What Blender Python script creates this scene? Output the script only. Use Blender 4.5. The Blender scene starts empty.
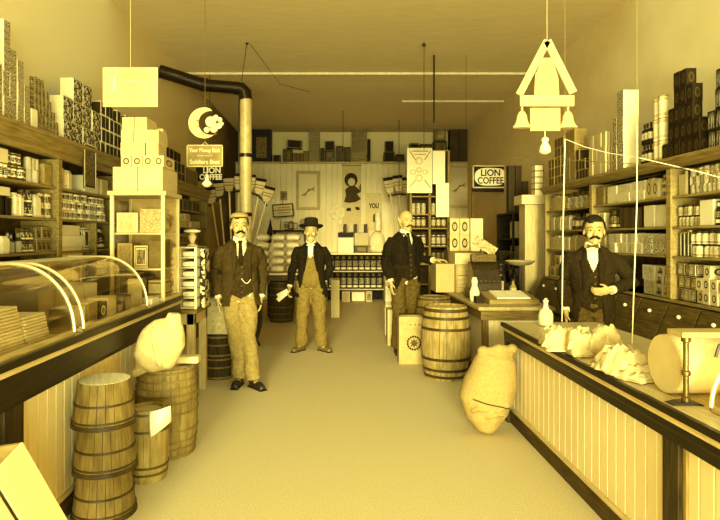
import bpy, bmesh, math, random
from mathutils import Vector, Matrix, noise
R = math.radians
rnd = random.Random(7)
scn = bpy.context.scene
COL = scn.collection

# ---------------------------------------------------------------- camera, light, exposure
F, CX, CY, EYE = 560.0, 335.0, 237.0, 1.5
cam_d = bpy.data.cameras.new('camera'); cam = bpy.data.objects.new('camera', cam_d); COL.objects.link(cam)
cam.location = (0, 0, EYE); cam.rotation_euler = (R(90), 0, 0)
cam_d.sensor_width = 36; cam_d.lens = F / 720 * 36
cam_d.shift_x = (360 - CX) / 720; cam_d.shift_y = -(260 - CY) / 720
cam_d.clip_start = .05
scn.camera = cam
w = bpy.data.worlds.new('world'); scn.world = w; w.use_nodes = True
bgn = w.node_tree.nodes['Background']; bgn.inputs[0].default_value = (.82, 1.06, 1.06, 1); bgn.inputs[1].default_value = 1.0
def area(name, loc, rot, sx, sy, e, col=(.84, 1.06, 1.08)):
    l = bpy.data.lights.new(name, 'AREA'); l.shape = 'RECTANGLE'; l.size = sx; l.size_y = sy; l.energy = e; l.color = col
    o = bpy.data.objects.new(name, l); COL.objects.link(o); o.location = loc; o.rotation_euler = rot
    return o
area('shopfront_daylight', (-.3, -3.8, 1.9), (R(95), 0, 0), 4.2, 3.2, 160)
area('ceiling_fill', (.2, -3.85, .8), (R(122), 0, 0), 5, 1.2, 1000)  # added upward fill lamp to brighten the ceiling, not a real source
sl = bpy.data.lights.new('sun', 'SUN'); sl.energy = 4.8; sl.angle = R(12); sl.color = (.93, 1.0, .9)
so = bpy.data.objects.new('sun', sl); COL.objects.link(so)
so.rotation_euler = Vector((.08, 1, -.17)).to_track_quat('-Z', 'Y').to_euler()
vs = scn.view_settings; vs.view_transform = 'Standard'; vs.look = 'None'; vs.gamma = 1; vs.use_curve_mapping = False
vs.exposure = .38

# ---------------------------------------------------------------- tone helpers
TAB = [(0, (6, 3, 0)), (.2, (50, 34, 5)), (.4, (108, 81, 22)), (.6, (166, 133, 56)), (.8, (212, 180, 96)), (1, (247, 228, 156))]
def s2l(c): c /= 255.0; return c / 12.92 if c < .04045 else ((c + .055) / 1.055) ** 2.4
def sep(v):
    v = max(0, min(1, v)); v = v if v < .72 else .72 + (v - .72) * .72
    for (a, ca), (b, cb) in zip(TAB, TAB[1:]):
        if v <= b:
            t = (v - a) / (b - a); return tuple(s2l(ca[i] + (cb[i] - ca[i]) * t) for i in range(3)) + (1,)
class NX:                       # tiny node-expression helper
    def __init__(s, nt, sock): s.nt, s.s = nt, sock
    def _m(s, op, *a):
        n = s.nt.nodes.new('ShaderNodeMath'); n.operation = op
        for i, x in enumerate((s,) + a):
            if isinstance(x, NX): s.nt.links.new(x.s, n.inputs[i])
            else: n.inputs[i].default_value = x
        return NX(s.nt, n.outputs[0])
    def __add__(s, o): return s._m('ADD', o)
    def __sub__(s, o): return s._m('SUBTRACT', o)
    def __mul__(s, o): return s._m('MULTIPLY', o)
    def gt(s, o): return s._m('GREATER_THAN', o)
    def lt(s, o): return s._m('LESS_THAN', o)
    def abs(s): return s._m('ABSOLUTE')
    def mx(s, o): return s._m('MAXIMUM', o)
    def fract(s): return s._m('FRACT')
    def sq(s): return s._m('POWER', 2.0)
MATS = {}
def base_mat(key, rough=.7, metal=0, spec=.3):
    m = bpy.data.materials.new(key); m.use_nodes = True
    b = m.node_tree.nodes['Principled BSDF']
    b.inputs['Roughness'].default_value = rough; b.inputs['Metallic'].default_value = metal
    b.inputs['Specular IOR Level'].default_value = spec
    b.inputs['Specular Tint'].default_value = (1, .8, .45, 1)
    MATS[key] = m
    return m, m.node_tree, b
def ramp2(nt, fac, v0, v1):
    n = nt.nodes.new('ShaderNodeMix'); n.data_type = 'RGBA'
    n.inputs[6].default_value = sep(v0); n.inputs[7].default_value = sep(v1)
    nt.links.new(fac.s if isinstance(fac, NX) else fac, n.inputs[0]); return n.outputs[2]
def noise_tex(nt, scale, vec=None, detail=4, stretch=None):
    tc = nt.nodes.new('ShaderNodeTexCoord'); v = tc.outputs['Object']
    if stretch:
        mp = nt.nodes.new('ShaderNodeMapping'); mp.inputs['Scale'].default_value = stretch
        nt.links.new(v, mp.inputs[0]); v = mp.outputs[0]
    n = nt.nodes.new('ShaderNodeTexNoise'); n.inputs['Scale'].default_value = scale; n.inputs['Detail'].default_value = detail
    nt.links.new(v, n.inputs['Vector']); return NX(nt, n.outputs[0])
def M(v, rough=.75, var=.06, scale=12, stretch=None, metal=0, spec=.15, bump=0):
    """mottled plain material of tone v"""
    key = f'tone_{v}_{rough}_{var}_{scale}_{stretch}_{metal}_{bump}'
    if key in MATS: return MATS[key]
    m, nt, b = base_mat(key, rough, metal, spec)
    n = noise_tex(nt, scale, stretch=stretch)
    f = (n - .5) * 2.2 + .5
    nt.links.new(ramp2(nt, f._m('MINIMUM', 1.0).mx(0.0), v - var, v + var), b.inputs['Base Color'])
    if bump:
        bp = nt.nodes.new('ShaderNodeBump'); bp.inputs['Strength'].default_value = bump; bp.inputs['Distance'].default_value = .01
        nt.links.new(n.s, bp.inputs['Height']); nt.links.new(bp.outputs[0], b.inputs['Normal'])
    return m
def wood(v, axis='z', rough=.6, var=.08):
    st = {'z': (14, 14, 1.2), 'y': (14, 1.2, 14), 'x': (1.2, 14, 14)}[axis]
    return M(v, rough, var, 5, st, bump=.15)
def cloth(v, var=.05): return M(v, .95, var, 40, bump=.3, spec=.1)
def PK(v, k, style, seed=0, rough=.55):
    """printed packaging in unit-object space: base tone v, print tone k"""
    key = f'pack_{v}_{k}_{style}_{seed}'
    if key in MATS: return MATS[key]
    m, nt, b = base_mat(key, rough, 0, .1)
    tc = nt.nodes.new('ShaderNodeTexCoord')
    sp = nt.nodes.new('ShaderNodeSeparateXYZ'); nt.links.new(tc.outputs['Object'], sp.inputs[0])
    sn = nt.nodes.new('ShaderNodeSeparateXYZ'); nt.links.new(tc.outputs['Normal'], sn.inputs[0])
    x, y, z = (NX(nt, sp.outputs[i]) for i in range(3)); nx, ny, nz = (NX(nt, sn.outputs[i]) for i in range(3))
    u = x * ny.sq() + y * nx.sq() + x * nz.sq(); side = nz.abs().lt(.6)
    zc = z - .5
    nn = noise_tex(nt, 1.0, stretch=(9 + seed, 9 + seed, 2.2)); tx = (z * (7 + seed)).fract().gt(.45) * nn.gt(.5)
    fr = u.abs().mx(zc.abs())
    if style == 'plain': mask = (fr - .5).abs().lt(.018) * .6
    elif style == 'panel': mask = fr.lt(.32) * (nn.lt(.56)) + (fr - .41).abs().lt(.02)
    elif style == 'text': mask = tx * fr.lt(.4)
    elif style == 'band': mask = (zc.abs() - .34).abs().lt(.07) + tx * zc.abs().lt(.2)
    elif style == 'label': mask = zc.abs().lt(.27) * (tx * -1.0 + 1.0)
    elif style == 'medal': mask = ((u.sq() + zc.sq()) - .06).abs().lt(.028) + tx * (u.sq() + zc.sq()).lt(.025)
    elif style == 'stripe': mask = (z * 6.0).fract().gt(.6)
    elif style == 'vstripe': mask = ((x + y) * 5.0).fract().gt(.62)
    elif style == 'edge': mask = fr.gt(.43)
    elif style == 'side': mask = nx.abs().gt(.5) * (noise_tex(nt, 11.0 + seed, detail=1).gt(.47) * .85 + .15)
    elif style == 'busy':
        n2 = noise_tex(nt, 12.0 + seed, detail=2); mask = n2.gt(.52)
    mask = (mask * side)._m('MINIMUM', 1.0)
    dirt = noise_tex(nt, 3.0)
    c1 = ramp2(nt, dirt, v - .07, v + .05)
    mix = nt.nodes.new('ShaderNodeMix'); mix.data_type = 'RGBA'; nt.links.new(mask.s, mix.inputs[0]); nt.links.new(c1, mix.inputs[6])
    mix.inputs[7].default_value = sep(k); nt.links.new(mix.outputs[2], b.inputs['Base Color'])
    return m
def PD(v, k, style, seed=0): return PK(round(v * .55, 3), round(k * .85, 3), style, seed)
def glass_mat():
    if 'glass' in MATS: return MATS['glass']
    m = bpy.data.materials.new('glass'); m.use_nodes = True; nt = m.node_tree; nt.nodes.clear()
    o = nt.nodes.new('ShaderNodeOutputMaterial'); mx = nt.nodes.new('ShaderNodeMixShader')
    t = nt.nodes.new('ShaderNodeBsdfTransparent'); g = nt.nodes.new('ShaderNodeBsdfGlossy'); g.inputs['Roughness'].default_value = .06
    t.inputs[0].default_value = (.95, .93, .86, 1); g.inputs[0].default_value = (.95, .86, .62, 1)
    lw = nt.nodes.new('ShaderNodeLayerWeight'); lw.inputs[0].default_value = .5
    f_ = NX(nt, lw.outputs[1])._m('POWER', 4.0) * .55 + .05; nt.links.new(f_.s, mx.inputs[0]); nt.links.new(t.outputs[0], mx.inputs[1]); nt.links.new(g.outputs[0], mx.inputs[2])
    nt.links.new(mx.outputs[0], o.inputs[0]); MATS['glass'] = m; return m

# ---------------------------------------------------------------- mesh helpers
class MB:
    def __init__(s): s.b = bmesh.new()
    def _add(s, verts, faces, mat=None):
        vs_ = [s.b.verts.new(mat @ Vector(v) if mat else v) for v in verts]
        for f in faces:
            try: s.b.faces.new([vs_[i] for i in f])
            except ValueError: pass
        return s
    def box(s, x0, x1, y0, y1, z0, z1, mat=None, bev=0):
        v = [(x, y, z) for x in (x0, x1) for y in (y0, y1) for z in (z0, z1)]
        f = [(0, 1, 3, 2), (4, 6, 7, 5), (0, 4, 5, 1), (2, 3, 7, 6), (0, 2, 6, 4), (1, 5, 7, 3)]
        if bev:
            t = bmesh.new(); tv = [t.verts.new(a) for a in v]
            for a in f: t.faces.new([tv[i] for i in a])
            bmesh.ops.bevel(t, geom=list(t.edges), offset=bev, segments=2, profile=.6, affect='EDGES')
            t.verts.index_update()
            v = [tuple(a.co) for a in t.verts]; f = [tuple(q.index for q in a.verts) for a in t.faces]; t.free()
        return s._add(v, f, mat)
    def lathe(s, prof, n=20, mat=None, cap=True, c=(0, 0, 0), squash=(1, 1)):
        vs_, fs = [], []
        for r, z in prof:
            for k in range(n):
                a = 2 * math.pi * k / n; vs_.append((c[0] + r * squash[0] * math.cos(a), c[1] + r * squash[1] * math.sin(a), c[2] + z))
        for i in range(len(prof) - 1):
            for k in range(n):
                k2 = (k + 1) % n; fs.append((i * n + k, i * n + k2, (i + 1) * n + k2, (i + 1) * n + k))
        if cap: fs.append(tuple(range(n - 1, -1, -1))); fs.append(tuple((len(prof) - 1) * n + k for k in range(n)))
        return s._add(vs_, fs, mat)
    def tube(s, pts, rad, n=10, mat=None, flat=1.0, up=None, dome=False):
        pts = [Vector(p) for p in pts]
        if not hasattr(rad, '__len__'): rad = [rad] * len(pts)
        rad = list(rad)
        if dome:
            d0 = (pts[0] - pts[1]).normalized(); d1 = (pts[-1] - pts[-2]).normalized(); r0, r1 = rad[0], rad[-1]
            P0, P1 = pts[0], pts[-1]
            pts = [P0 + d0 * r0 * .98, P0 + d0 * r0 * .7] + pts + [P1 + d1 * r1 * .7, P1 + d1 * r1 * .98]
            rad = [r0 * .2, r0 * .71] + rad + [r1 * .71, r1 * .2]
        vs_, fs = [], []; ref = Vector(up) if up else None
        for i, p in enumerate(pts):
            t = (pts[min(i + 1, len(pts) - 1)] - pts[max(i - 1, 0)]).normalized()
            if ref is None: ref = Vector((0, 0, 1)) if abs(t.z) < .9 else Vector((0, 1, 0))
            a = t.cross(ref).normalized(); b = a.cross(t).normalized()
            for k in range(n):
                q = 2 * math.pi * k / n
                r = rad[i]; ra, rb = (r if isinstance(r, tuple) else (r, r * flat))
                vs_.append(p + a * ra * math.cos(q) + b * rb * math.sin(q))
        for i in range(len(pts) - 1):
            for k in range(n):
                k2 = (k + 1) % n; fs.append((i * n + k, i * n + k2, (i + 1) * n + k2, (i + 1) * n + k))
        fs.append(tuple(range(n - 1, -1, -1))); fs.append(tuple((len(pts) - 1) * n + k for k in range(n)))
        return s._add(vs_, fs, mat)
    def ell(s, c, r, n=16, m=10, mat=None, rot=None):
        t = Matrix.Translation(c)
        if rot: t = t @ rot
        prof = []
        vs_ = [(0, 0, -r[2])]; fs = []
        for i in range(1, m):
            a = -math.pi / 2 + math.pi * i / m
            for k in range(n):
                q = 2 * math.pi * k / n; vs_.append((r[0] * math.cos(a) * math.cos(q), r[1] * math.cos(a) * math.sin(q), r[2] * math.sin(a)))
        vs_.append((0, 0, r[2])); L = len(vs_) - 1
        for k in range(n):
            k2 = (k + 1) % n; fs.append((0, 1 + k2, 1 + k)); fs.append((L, 1 + (m - 2) * n + k, 1 + (m - 2) * n + k2))
        for i in range(m - 2):
            for k in range(n):
                k2 = (k + 1) % n; fs.append((1 + i * n + k, 1 + i * n + k2, 1 + (i + 1) * n + k2, 1 + (i + 1) * n + k))
        return s._add(vs_, fs, (mat @ t) if mat else t)
    def ext(s, poly, d0, d1, axis='y', mat=None):
        """extrude a 2-D polygon: axis y -> poly in (x,z); axis x -> (y,z); axis z -> (x,y)"""
        n = len(poly)
        mk = {'y': lambda p, d: (p[0], d, p[1]), 'x': lambda p, d: (d, p[0], p[1]), 'z': lambda p, d: (p[0], p[1], d)}[axis]
        vs_ = [mk(p, d0) for p in poly] + [mk(p, d1) for p in poly]
        fs = [tuple(range(n)), tuple(range(2 * n - 1, n - 1, -1))] + [(i, (i + 1) % n, n + (i + 1) % n, n + i) for i in range(n)]
        return s._add(vs_, fs, mat)
    def mesh(s, name, smooth=False):
        me = bpy.data.meshes.new(name); bmesh.ops.recalc_face_normals(s.b, faces=s.b.faces)
        s.b.to_mesh(me); s.b.free()
        if smooth:
            me.polygons.foreach_set('use_smooth', [True] * len(me.polygons))
            me.set_sharp_from_angle(angle=R(40))
        return me
    def build(s, name, mat, parent=None, smooth=False, loc=None):
        me = s.mesh(name, smooth); me.materials.append(mat)
        o = bpy.data.objects.new(name, me); COL.objects.link(o)
        if parent: o.parent = parent
        if loc: o.location = loc
        return o
def tag(o, label=None, cat=None, group=None, kind=None):
    if label: o['label'] = label
    if cat: o['category'] = cat
    if group: o['group'] = group
    if kind: o['kind'] = kind
    return o
def empty(name, label, cat, loc=(0, 0, 0), rz=0, group=None):
    o = bpy.data.objects.new(name, None); COL.objects.link(o); o.location = loc; o.rotation_euler = (0, 0, rz); o.empty_display_size = .1
    return tag(o, label, cat, group)
def part(o, label): o['label'] = label; return o
def struct(o): o['kind'] = 'structure'; return o
def dup(o, parent=None):
    c = o.copy(); COL.objects.link(c)
    if parent: c.parent = parent
    for ch in list(o.children): dup(ch, c)
    return c
def P(x, y, D): return Vector(((x - CX) * D / F, D, EYE - (y - CY) * D / F))
def lerp(a, b, t): return a + (b - a) * t
def text_mesh(name, txt, size, mat, parent, loc, width=None, depth=.002, rot=(R(90), 0, 0), heavy=0):
    cu = bpy.data.curves.new('t', 'FONT'); cu.body = txt; cu.size = size; cu.align_x = 'CENTER'; cu.align_y = 'CENTER'; cu.extrude = depth; cu.offset = heavy
    t = bpy.data.objects.new('t', cu); TS.collection.objects.link(t); TS.view_layers[0].update(); dg = TS.view_layers[0].depsgraph
    me = bpy.data.meshes.new_from_object(t.evaluated_get(dg))
    bpy.data.objects.remove(t); me.name = name; me.materials.clear(); me.materials.append(mat)
    o = bpy.data.objects.new(name, me); COL.objects.link(o); o.parent = parent; o.location = loc; o.rotation_euler = rot
    if width:
        xs = [v.co.x for v in me.vertices]; k = width / (max(xs) - min(xs)); o.scale = (k, 1, 1)
    return o
def jitter(me, amp, sc, seed=0):
    n = len(me.vertices); co = [0.0] * (3 * n); nr = [0.0] * (3 * n); me.vertices.foreach_get('co', co); me.vertices.foreach_get('normal', nr)
    for i in range(n):
        p = Vector(co[3 * i:3 * i + 3]) * sc + Vector((seed * 3.1, seed, 0)); k = amp * (noise.noise(p) + .5 * noise.noise(p * 2.3))
        for j in range(3): co[3 * i + j] += nr[3 * i + j] * k
    me.vertices.foreach_set('co', co); me.update()
TS = bpy.data.scenes.new('work')
def remesh(mb, voxel, smooth=3, amp=0, sc=8, seed=0):
    me = mb.mesh('tmp'); o = bpy.data.objects.new('tmp', me); TS.collection.objects.link(o)
    m = o.modifiers.new('r', 'REMESH'); m.mode = 'VOXEL'; m.voxel_size = voxel; m.use_smooth_shade = True
    if smooth: q = o.modifiers.new('s', 'SMOOTH'); q.factor = .5; q.iterations = smooth
    TS.view_layers[0].update(); dg = TS.view_layers[0].depsgraph; r = bpy.data.meshes.new_from_object(o.evaluated_get(dg))
    bpy.data.objects.remove(o); bpy.data.meshes.remove(me)
    if amp: jitter(r, amp, sc, seed)
    return r
def link_mesh(me, name, mat, parent, smooth=True):
    me.name = name; me.materials.clear(); me.materials.append(mat)
    if smooth: me.polygons.foreach_set('use_smooth', [True] * len(me.polygons))
    o = bpy.data.objects.new(name, me); COL.objects.link(o)
    if parent: o.parent = parent
    return o

TS_DONE = lambda: bpy.data.scenes.remove(TS)
# ---------------------------------------------------------------- the room
XL, XR, YB, ZC, Y0 = -2.4, 3.2, 13.9, 4.1, -4.0
PLASTER = M(.84, .9, .03, 3, bump=.05)
struct(MB().box(XL - .1, XR + .1, Y0, YB + .1, -.1, 0).build('floor', M(.79, .9, .09, 110, bump=.15)))
for n_, yb_ in enumerate((-2.0, 0.0, 1.5, 3.0, 3.6, 3.78, 4.6, 5.2)): struct(MB().box(XL, XR, yb_ - .03, yb_ + .03, ZC, ZC + .14).build('trim_%d' % (n_ + 2), M(.6)))
struct(MB().box(XL - .1, XR + .1, 5.95, YB + .1, ZC, ZC + .1).build('ceiling', M(.84, .9, .03, 4, (1, 5, 1), bump=.05)))
def darkening_plaster():  # plaster mixes to a darker tone towards the far end, broken by noise
    m, nt, b = base_mat('far_dark_plaster', .9); tc = nt.nodes.new('ShaderNodeTexCoord'); sp = nt.nodes.new('ShaderNodeSeparateXYZ'); nt.links.new(tc.outputs['Object'], sp.inputs[0])
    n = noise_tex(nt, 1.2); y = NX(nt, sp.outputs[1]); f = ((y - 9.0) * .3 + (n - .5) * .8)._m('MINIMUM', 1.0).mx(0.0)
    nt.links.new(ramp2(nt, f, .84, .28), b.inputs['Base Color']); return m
struct(MB().box(XL - .1, XL, Y0, YB + .1, 0, ZC).build('wall_left', darkening_plaster()))
struct(MB().box(XR, XR + .1, Y0, YB + .1, 0, ZC).build('wall_right', PLASTER))
struct(MB().box(XL, XR, YB, YB + .1, 0, ZC).build('wall_back', M(.78, .9, .03, 3)))
def beadboard(a0, a1, z0, z1, face, axis, pitch=.085, th=.014, sign=-1, g=.006):
    """vertical tongue-and-groove boards in one mesh. axis 'y': boards run along y on a face x=face"""
    mb = MB(); n = max(1, round((a1 - a0) / pitch)); p = (a1 - a0) / n
    back = face - sign * th
    for i in range(n):
        s, e = a0 + i * p, a0 + (i + 1) * p
        poly = [(s + g * .4, back), (s + g, face), (e - g, face), (e - g * .4, back)]
        if axis == 'y': mb.ext([(b, a) for a, b in poly], z0, z1, 'z')
        else: mb.ext(poly, z0, z1, 'z')
    lo, hi = sorted((back, back - sign * .01))
    if axis == 'y': mb.box(lo, hi, a0, a1, z0, z1)
    else: mb.box(a0, a1, lo, hi, z0, z1)
    return mb
YP = 13.5   # beadboard partition in front of the back wall
zt = EYE + 73 / F * YP
struct(beadboard(XL, XR, 0, zt, YP, 'x', .135, g=.014).build('wall_partition', M(.86, .6, .03, 3)))
struct(MB().box(XL, XR, YP - .05, YB, zt, zt + .05).build('trim_1', wood(.62, 'x')))
struct(MB().box(XL, XL + .02, Y0, YB, 0, .15).build('baseboard_left', wood(.35, 'y')))
struct(MB().box(XR - .02, XR, Y0, YB, 0, .15).build('baseboard_right', wood(.35, 'y')))
for D in (8.8,):
    tag(MB().tube([(XL, D, ZC - .03), (XR, D, ZC - .03)], .022, 8).build('ceiling_conduit', M(.92, .5)), 'long pale pipe run straight across the ceiling above the stovepipe', 'pipe')
tag(MB().tube([(1.27, 10.6, ZC - .03), (XR, 10.6, ZC - .03)], .022, 8).build('ceiling_conduit', M(.85, .5)), 'short pale pipe on the ceiling, ending halfway, behind the long one', 'pipe')

# ---------------------------------------------------------------- product prototypes (unit size) and placement
PROTO = {}
def proto(kind, m):
    key = (kind, m.name)
    if key in PROTO: return PROTO[key]
    if kind == 'carton': o = MB().box(-.5, .5, -.5, .5, 0, 1, bev=.012).build('carton', m)
    elif kind == 'tin':
        o = MB().lathe([(.48, 0), (.5, .02), (.5, .93), (.48, .95)], 18).build('tin', m, smooth=True)
        MB().lathe([(.49, .945), (.51, .95), (.51, 1), (.44, 1), (.43, .985)], 18).build('lid', M(.6, .4, metal=.5), o, smooth=True)
    elif kind == 'jar':
        o = MB().lathe([(.46, 0), (.5, .05), (.5, .72), (.36, .82), (.34, .86)], 18).build('jar', m, smooth=True)
        MB().lathe([(.38, .84), (.38, 1), (.32, 1)], 18).build('lid', M(.25, .5), o, smooth=True)
    elif kind == 'bottle':
        o = MB().lathe([(.46, 0), (.5, .03), (.5, .55), (.4, .66), (.19, .75), (.17, .93)], 16).build('bottle', m, smooth=True)
        MB().lathe([(.2, .92), (.2, 1), (.16, 1)], 12).build('cap', M(.2, .5), o, smooth=True)
    elif kind == 'book':
        mb = MB().box(-.5, .5, -.5, -.42, 0, 1).box(-.5, .5, .42, .5, 0, 1).box(.4, .5, -.5, .5, 0, 1); mb.box(-.5, -.4, -.5, .5, 0, 1)
        o = mb.build('book', m); MB().box(-.4, .4, -.42, .42, .03, .97).build('pages', M(.85), o)
    elif kind == 'packet':
        o = MB().lathe([(.5, 0), (.52, .1), (.52, .8), (.44, .93), (.40, 1)], 4, mat=Matrix.Rotation(R(45), 4, 'Z') @ Matrix.Scale(1.38, 4)).build('packet', m)
        o.data.transform(Matrix.Diagonal((1, 1, .7246, 1)))
    PROTO[key] = o; o['_free'] = 1
    return o
CATS = {'carton': 'box', 'tin': 'tin', 'jar': 'jar', 'bottle': 'bottle', 'book': 'book', 'packet': 'packet'}
def put(kind, m, loc, size, label, group=None, rot=0, name=None, tilt=None):
    name = name or kind
    o = proto(kind, m)
    if o.get('_free'): del o['_free']
    else: o = dup(o)
    o.location = loc; o.scale = size; o.rotation_euler = tilt or (0, 0, rot)
    if 'group' in o: del o['group']
    if name: o.name = name
    tag(o, label, CATS[kind], group); return o
XF = {'L': -2.1, 'R': 2.75}
def Dp(side, px): return XF[side] * F / (px - CX)
def run(side, z, px0, px1, kind, n, counts, h, m, label, group=None, depth=.15, inset=.03, fill=.94, jit=.006, name=None):
    """n columns of goods between two sight lines on a shelf; counts = layers (int or per column)"""
    d0, d1 = Dp(side, px0), Dp(side, px1); st = (d1 - d0) / n; wd = abs(st) * fill
    if isinstance(counts, int): counts = [counts] * n
    sg = 1 if side == 'R' else -1; tot = sum(counts)
    grp = group or (label if tot > 1 else None)
    for i in range(n):
        d = d0 + st * (i + .5); z0 = z
        dep = wd if kind in ('tin', 'jar', 'bottle') else depth
        for k in range(counts[i]):
            if counts[i] > 1 and k == counts[i] - 1 and kind != 'carton' and rnd.random() < .12: break
            hh = h * (rnd.uniform(.88, 1.0) if k == counts[i] - 1 and z < 2.1 else 1)
            x = XF[side] + sg * (inset + dep / 2 + rnd.uniform(0, jit) * (1.5 if z > 2.1 else 5))
            put(kind, m, (x, d + rnd.uniform(-1, 1) * wd * .01, z0), (dep, wd * (rnd.uniform(.93, 1) if z < 2.1 else 1), hh), label, grp, rnd.uniform(-.03, .03) if kind != 'carton' else 0, name or ('box' if kind == 'carton' and h < .13 else kind))
            z0 += h
def fbox(x0, y0, x1, y1, D, dep, m, label, cat=None, group=None, kind='carton', rot=0, name=None, z=None):
    """a boxy thing whose front face fills the sight rectangle at distance D"""
    a, b = P(x0, y1, D), P(x1, y0, D); zz = a.z if z is None else z; hh = b.z - zz
    o = put(kind, m, ((a.x + b.x) / 2, D + dep / 2, zz), (b.x - a.x, dep, hh), label, group, rot, name)
    if cat: o['category'] = cat
    return o
#@@PART2
# ---------------------------------------------------------------- wall shelving
WL, WR_, DK = wood(.46, 'y'), wood(.52, 'y'), wood(.2, 'y')
LZ = [.92, 1.14, 1.39, 1.64, 1.88]
def shelving(side, bays, zs, ztop, zc0, label, missing={}, base=True):
    xf = XF[side]; sg = 1 if side == 'R' else -1; wall = XR if side == 'R' else XL
    root = empty('wall_shelving', label, 'shelving', (0, 0, 0))
    wm = WR_ if side == 'R' else WL
    def bx(n, xa, xb, y0, y1, z0, z1, m=wm, bev=.003):
        lo, hi = sorted((xa, xb)); return MB().box(lo, hi, y0, y1, z0, z1, bev=bev).build(n, m, root)
    for i, (a, b) in enumerate(zip(bays, bays[1:])):
        for j, z in enumerate(zs):
            if (i, j) in missing: continue
            bx('shelf_board', xf + sg * .01, wall - sg * .012, a + .012, b - .012, z - .018, z)
        bx('back_board', wall, wall - sg * .012, a, b, .1, ztop - .03, M(.3, .8), 0)  # dark tone puts the shade of the shelf recesses into the boards
    for d in bays: bx('upright', xf, wall - sg * .013, d - .012, d + .012, .1, zc0)
    for d in bays[1:-1]: bx('front_stile', xf - sg * .012, xf + sg * .004, d - .03, d + .03, 1.0, zc0)
    # moulded cornice: profile swept along the run
    pr = [(0.02, zc0), (.02, ztop), (-.07, ztop), (-.07, ztop - .025), (-.055, ztop - .035), (-.04, ztop - .06)]
    if ztop - zc0 > .1: pr += [(-.04, zc0 + .06), (-.02, zc0 + .045), (-.02, zc0)]
    mb = MB().ext([(xf + sg * x, z) for x, z in pr], bays[0], bays[-1], 'y'); mb.build('cornice', wood(.47, 'y', .5), root)
    bx('top_board', xf + sg * .02, wall, bays[0], bays[-1], ztop - .02, ztop)
    return root
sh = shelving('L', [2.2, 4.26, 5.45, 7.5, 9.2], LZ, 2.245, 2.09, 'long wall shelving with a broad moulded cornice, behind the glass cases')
mb = MB().box(XL + .02, -2.06, 2.2, 9.2, 0, .9, bev=.004); mb.build('base_cabinet', wood(.4, 'y'), sh)
EXTRA = MB().box(-2.38, -2.09, 4.9, 4.92, 1.14, 1.62).build('divider', WL, sh)
RZ = [.99, 1.345, 1.585, 1.835]
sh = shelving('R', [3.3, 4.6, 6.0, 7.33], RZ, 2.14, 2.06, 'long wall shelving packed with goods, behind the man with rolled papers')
# slanted bin fronts below, with pale knobs
mb = MB().box(2.78, XR - .02, 3.3, 7.33, 0, .97); mb.build('base_carcass', wood(.3, 'y'), sh)
for i in range(10):
    a = 3.34 + i * .4
    for (xa, za, xb, zb, zk) in ((2.56, .62, 2.70, .96, .88), (2.5, .14, 2.56, .58, .48)):
        f = MB().ext([(2.78, za), (xa, za), (xb, zb), (2.78, zb)], a, a + .375, 'y').build('drawer', wood(.33, 'y', .5), sh)
        xk = lerp(xa, xb, (zk - za) / (zb - za))
        MB().ell((xk - .012, a + .19, zk), (.016, .016, .016), 10, 8).build('knob', M(.92, .3), f, True)
mb = MB().box(2.72, XR, 3.3, 7.33, .972, .99); mb.build('ledge', WR_, sh)

# ---- goods, left wall shelves
e = .002
Z = lambda z: z + e
cr, wt, md, dk, bk = .84, .93, .6, .3, .12
run('L', Z(1.88), -40, -2, 'carton', 3, 1, .12, PK(cr, md, 'text'), 'pale printed box at the near end of the top left shelf')
run('L', Z(1.88), -1, 14, 'tin', 4, 1, .095, PK(wt, dk, 'label', 1), 'small white tin with dark label under the pale box, top left shelf', 'white tins on the top left shelf')
run('L', Z(1.978), -1, 14, 'carton', 1, 1, .095, PK(.88, .7, 'plain'), 'plain pale box lying on the small white tins, top left shelf')
run('L', Z(1.88), 15, 35, 'tin', 4, 2, .095, PK(dk, wt, 'medal', 2), 'dark round tin with pale ring mark, double row on the top left shelf', 'dark round tins on the top left shelf')
run('L', Z(1.88), 36, 48, 'tin', 3, 2, .095, PK(wt, .25, 'vstripe', 1), 'pale tin with dark upright stripes, two high beside the brown carton, top left shelf', 'striped tins on the top left shelf')
run('L', Z(1.88), 49, 57.5, 'carton', 1, 1, .175, PK(.55, .4, 'text', 3), 'plain brown carton beside the shelf stile, top left shelf')
run('L', Z(1.88), 61, 68, 'carton', 1, 1, .17, PK(.7, .5, 'text', 3), 'tan carton just past the shelf stile, top left shelf')
run('L', Z(1.88), 69, 76, 'packet', 2, 1, .16, PK(.85, .5, 'text', 2), 'pale packet between tan carton and hanging show card, top left shelf', 'packets by the show card')
run('L', Z(1.88), 89, 104, 'carton', 1, 1, .155, PK(.85, .7, 'plain', 1), 'large plain white carton on the top left shelf')
run('L', Z(1.88), 105, 112, 'carton', 1, 1, .155, PK(.65, .5, 'plain', 1), 'brown carton next to the large white carton, top left shelf')
run('L', Z(1.64), -40, 20, 'book', 22, 1, .125, M(bk, .5), 'dark upright volume with pale page block, second left shelf down', 'dark volumes on the second left shelf', depth=.13)
run('L', Z(1.768), -40, 18, 'carton', 3, 1, .06, PK(.85, .7, 'plain', 2), 'flat pale box lying on the dark volumes', 'flat boxes on the dark volumes')
run('L', Z(1.64), 23, 29, 'packet', 2, 1, .16, PK(.9, .6, 'text', 1), 'pale tall packet beside the dark volumes, second left shelf', 'packets beside the dark volumes')
run('L', Z(1.64), 30, 40, 'jar', 2, 2, .095, PK(.22, .9, 'band', 1), 'dark jar with white bands, two by two on the second left shelf', 'dark banded jars')
run('L', Z(1.64), 41, 47, 'packet', 1, 1, .17, PK(.9, .7, 'plain', 3), 'plain white packet beside the dark banded jars')
run('L', Z(1.64), 48, 57, 'tin', 2, 2, .09, PK(.7, .15, 'label', 3), 'small tin with black label beside the stile, second left shelf', 'black-labelled small tins')
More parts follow.
